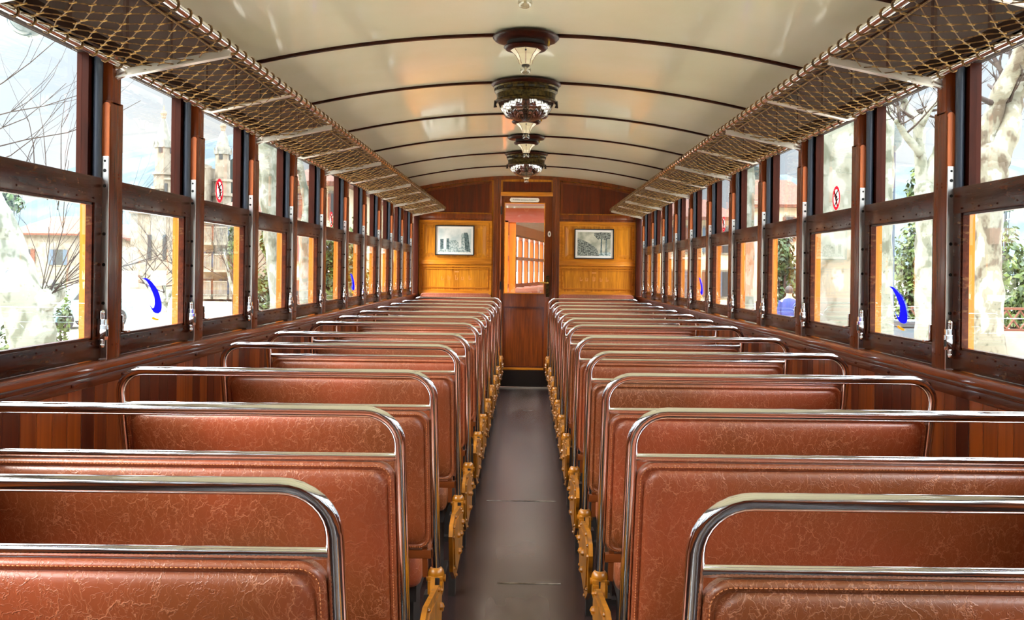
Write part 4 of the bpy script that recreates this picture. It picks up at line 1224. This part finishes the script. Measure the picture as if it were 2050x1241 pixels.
# lattice fence
p0, p1 = at(1790, 600, 22), at(2150, 600, 20)
fe = empty('lattice_fence', (p0.x, 21, GZ))
b = MB(); Ln = p1.x - p0.x
zb, zt = 1.05, 1.45
n = int(Ln / .28)
for i in range(n):
    x = i * Ln / n; x2 = x + Ln / n
    b.tube([(x, 0, zb), (x2, 0, zt)], .022, 5); b.tube([(x2, .03, zb), (x, .03, zt)], .022, 5)
b.build('lattice', M['lattice'], fe)
b = MB(); b.box(0, Ln, -.03, .05, zt, zt + .05); b.box(0, Ln, -.03, .05, zb - .05, zb); b.build('rail', M['lattice'], fe)
b = MB(); b.box(0, Ln, -.1, .14, 0, zb - .05); b.build('plinth', M['stone'], fe)
tag(fe, 'rusty lattice fence on a low plinth before the hedge', 'fence')
# waste bin
p = at(1846, 625, 18)
bn = empty('waste_bin', (p.x + .1, 18.6, GZ))
b = MB(); b.box(-.34, .34, -.3, .3, .08, 1.2, .05); b.build('body', plain('blue grey bin', lin(66, 76, 84), .5), bn, True)
b = MB(); b.box(-.38, .38, -.34, .34, 1.2, 1.32, .04); b.build('cover', plain('dark bin lid', lin(30, 36, 42), .5), bn, True)
for x in (-.25, .25):
    b = MB(); b.tube([(x - .03, 0, .08), (x + .03, 0, .08)], .08, 12); b.build('wheel', M['hole'], bn, True)
tag(bn, 'blue grey wheeled bin by the crooked plane tree', 'bin')
# small parked car on the church side
p = at(148, 655, 34)
cr = empty('car', (p.x, 34, GZ)); cr.rotation_euler.z = math.radians(70)
prof = [(-1.9, .3), (-1.95, .75), (-1.6, .9), (-1.0, .98), (-.5, 1.42), (.7, 1.45), (1.3, 1.0), (1.85, .92), (1.95, .6), (1.9, .3)]
b = MB(); b.prism(prof, 'y', -.8, .8); b.build('body', plain('pale teal car paint', lin(92, 116, 120), .2, coat=.8), cr)
b = MB(); b.prism([(-.85, 1.0), (-.46, 1.36), (.62, 1.38), (1.1, 1.02)], 'y', -.81, .81); b.build('side_windows', M['win_dark'], cr)
for x in (-1.2, 1.2):
    for y in (-.78, .78):
        b = MB(); b.tube([(x, y - .1, .31), (x, y + .1, .31)], .31, 18); b.build('wheel', M['hole'], cr, True)
tag(cr, 'small pale teal car parked beyond the leaning plane tree', 'car')
# strolling person by the dark bush
Yp = 27.0
p = at(1579, 640, Yp)
pe = empty('person', (p.x, Yp, GZ))
me = bpy.data.meshes.new('body')
V = [(0, 0, .95), (0, 0, 1.15), (0, .02, 1.40), (0, 0, 1.52), (0, -.02, 1.66), (0, -.02, 1.74), (.10, 0, .90), (.11, .10, .48), (.11, .22, .06), (.11, .10, .03), (-.10, 0, .90), (-.11, -.14, .48), (-.11, -.10, .06), (-.11, -.22, .03), (.19, .01, 1.40), (.23, -.06, 1.14), (.22, -.20, .92), (.22, -.26, .84), (-.19, .01, 1.40), (-.23, .08, 1.14), (-.22, .02, .90), (-.22, .0, .82)]
E = [(0, 1), (1, 2), (2, 3), (3, 4), (4, 5), (0, 6), (6, 7), (7, 8), (8, 9), (0, 10), (10, 11), (11, 12), (12, 13), (2, 14), (14, 15), (15, 16), (16, 17), (2, 18), (18, 19), (19, 20), (20, 21)]
RD = [.15, .14, .16, .06, .10, .08, .10, .07, .05, .05, .10, .07, .05, .05, .07, .05, .04, .035, .07, .05, .04, .035]
me.from_pydata(V, E, [])
bo = bpy.data.objects.new('body', me); C.objects.link(bo); bo.parent = pe
sk = bo.modifiers.new('skin', 'SKIN'); bo.modifiers.new('sub', 'SUBSURF').levels = 1
for i, r_ in enumerate(RD): me.skin_vertices[0].data[i].radius = (r_, r_ * .8)
me.skin_vertices[0].data[0].use_root = True
me.materials.append(plain('skin tone', lin(196, 150, 124), .6))
b = MB(); b.lathe([(.20, .88), (.21, 1.1), (.23, 1.36), (.16, 1.46), (.08, 1.49)], 14)
for v in b.bm.verts: v.co.y *= .75
for sg, pts in ((1, [(.19, .01, 1.40), (.24, -.06, 1.14), (.225, -.19, .94)]), (-1, [(-.19, .01, 1.40), (-.24, .08, 1.14), (-.225, .03, .92)])): b.tube(pts, [.09, .07, .06], 8)
b.build('jacket', plain('dark blue jacket', lin(34, 50, 110), .8), pe, True)
b = MB(); b.tube([(.10, 0, .95), (.11, .10, .48), (.11, .21, .1)], [.13, .09, .07], 10); b.tube([(-.10, 0, .95), (-.11, -.14, .48), (-.11, -.10, .1)], [.13, .09, .07], 10); b.build('trousers', plain('grey trousers', lin(70, 70, 80), .8), pe, True)
b = MB(); b.ball((0, .0, 1.70), .115, 12, 1.1); b.build('hair', plain('dark hair', lin(40, 30, 26), .6), pe, True)
tag(pe, 'person in a dark blue jacket strolling by the dark bush', 'person')
# ---------------------------------------------------------------- daylight
wd = bpy.data.worlds.new('overcast sky')
bpy.context.scene.world = wd
wd.use_nodes = True
nt = wd.node_tree
L = nt.links.new
bg = nt.nodes['Background']
tcw = nt.nodes.new('ShaderNodeTexCoord')
sp = nt.nodes.new('ShaderNodeSeparateXYZ'); L(tcw.outputs['Generated'], sp.inputs[0])
HOR, ZEN = .56, 8.0
mr = N(nt, 'ShaderNodeMapRange', interpolation_type='SMOOTHSTEP'); L(sp.outputs[2], mr.inputs['Value'])
mr.inputs['From Min'].default_value = .18; mr.inputs['From Max'].default_value = .55
mr.inputs['To Min'].default_value = HOR; mr.inputs['To Max'].default_value = ZEN
mp = nt.nodes.new('ShaderNodeMapping'); mp.inputs['Scale'].default_value = (1.6, 1.6, 4.5); L(tcw.outputs['Generated'], mp.inputs['Vector'])
nz = N(nt, 'ShaderNodeTexNoise', Scale=1.7, Detail=6.0, Roughness=.55); L(mp.outputs[0], nz.inputs['Vector'])
rp = ramp(nt, [(.40, (.80, .89, .99, 1)), (.62, (1.0, 1.0, 1.0, 1))]); L(nz.outputs['Fac'], rp.inputs['Fac'])
L(rp.outputs['Color'], bg.inputs['Color']); L(mr.outputs['Result'], bg.inputs['Strength'])
sun = bpy.data.lights.new('sun behind thin cloud', 'SUN'); sun.energy = 4.0; sun.angle = math.radians(40); sun.color = (1, .93, .82)
so = bpy.data.objects.new('sun', sun); C.objects.link(so)
so.rotation_euler = Vector((.62, .38, -.68)).to_track_quat('-Z', 'Y').to_euler()

# ---------------------------------------------------------------- camera
cam = bpy.data.cameras.new('camera')
cam.sensor_width = 36; cam.sensor_fit = 'HORIZONTAL'
cam.lens = F / 2050 * 36
cam.shift_x = -(PX - 1025) / 2050
cam.shift_y = -(620.5 - PY) / 2050
cam.clip_start = .05; cam.clip_end = 3000
co = bpy.data.objects.new('camera', cam); C.objects.link(co)
co.matrix_world = Matrix.Translation((0, 0, EYE)) @ Matrix.Rotation(PI / 2, 4, 'X') @ Matrix.Rotation(TH, 4, 'Z')
sc = bpy.context.scene
sc.camera = co
sc.view_settings.view_transform = 'Standard'
sc.view_settings.look = 'None'
sc.view_settings.exposure = 1.2
sc.view_settings.gamma = 1.0
sc.view_settings.use_curve_mapping = False
sc.cycles.max_bounces = 10
sc.cycles.diffuse_bounces = 6
sc.cycles.glossy_bounces = 6
sc.cycles.transparent_max_bounces = 24
sc.cycles.caustics_reflective = True
sc.cycles.sample_clamp_indirect = 6.0
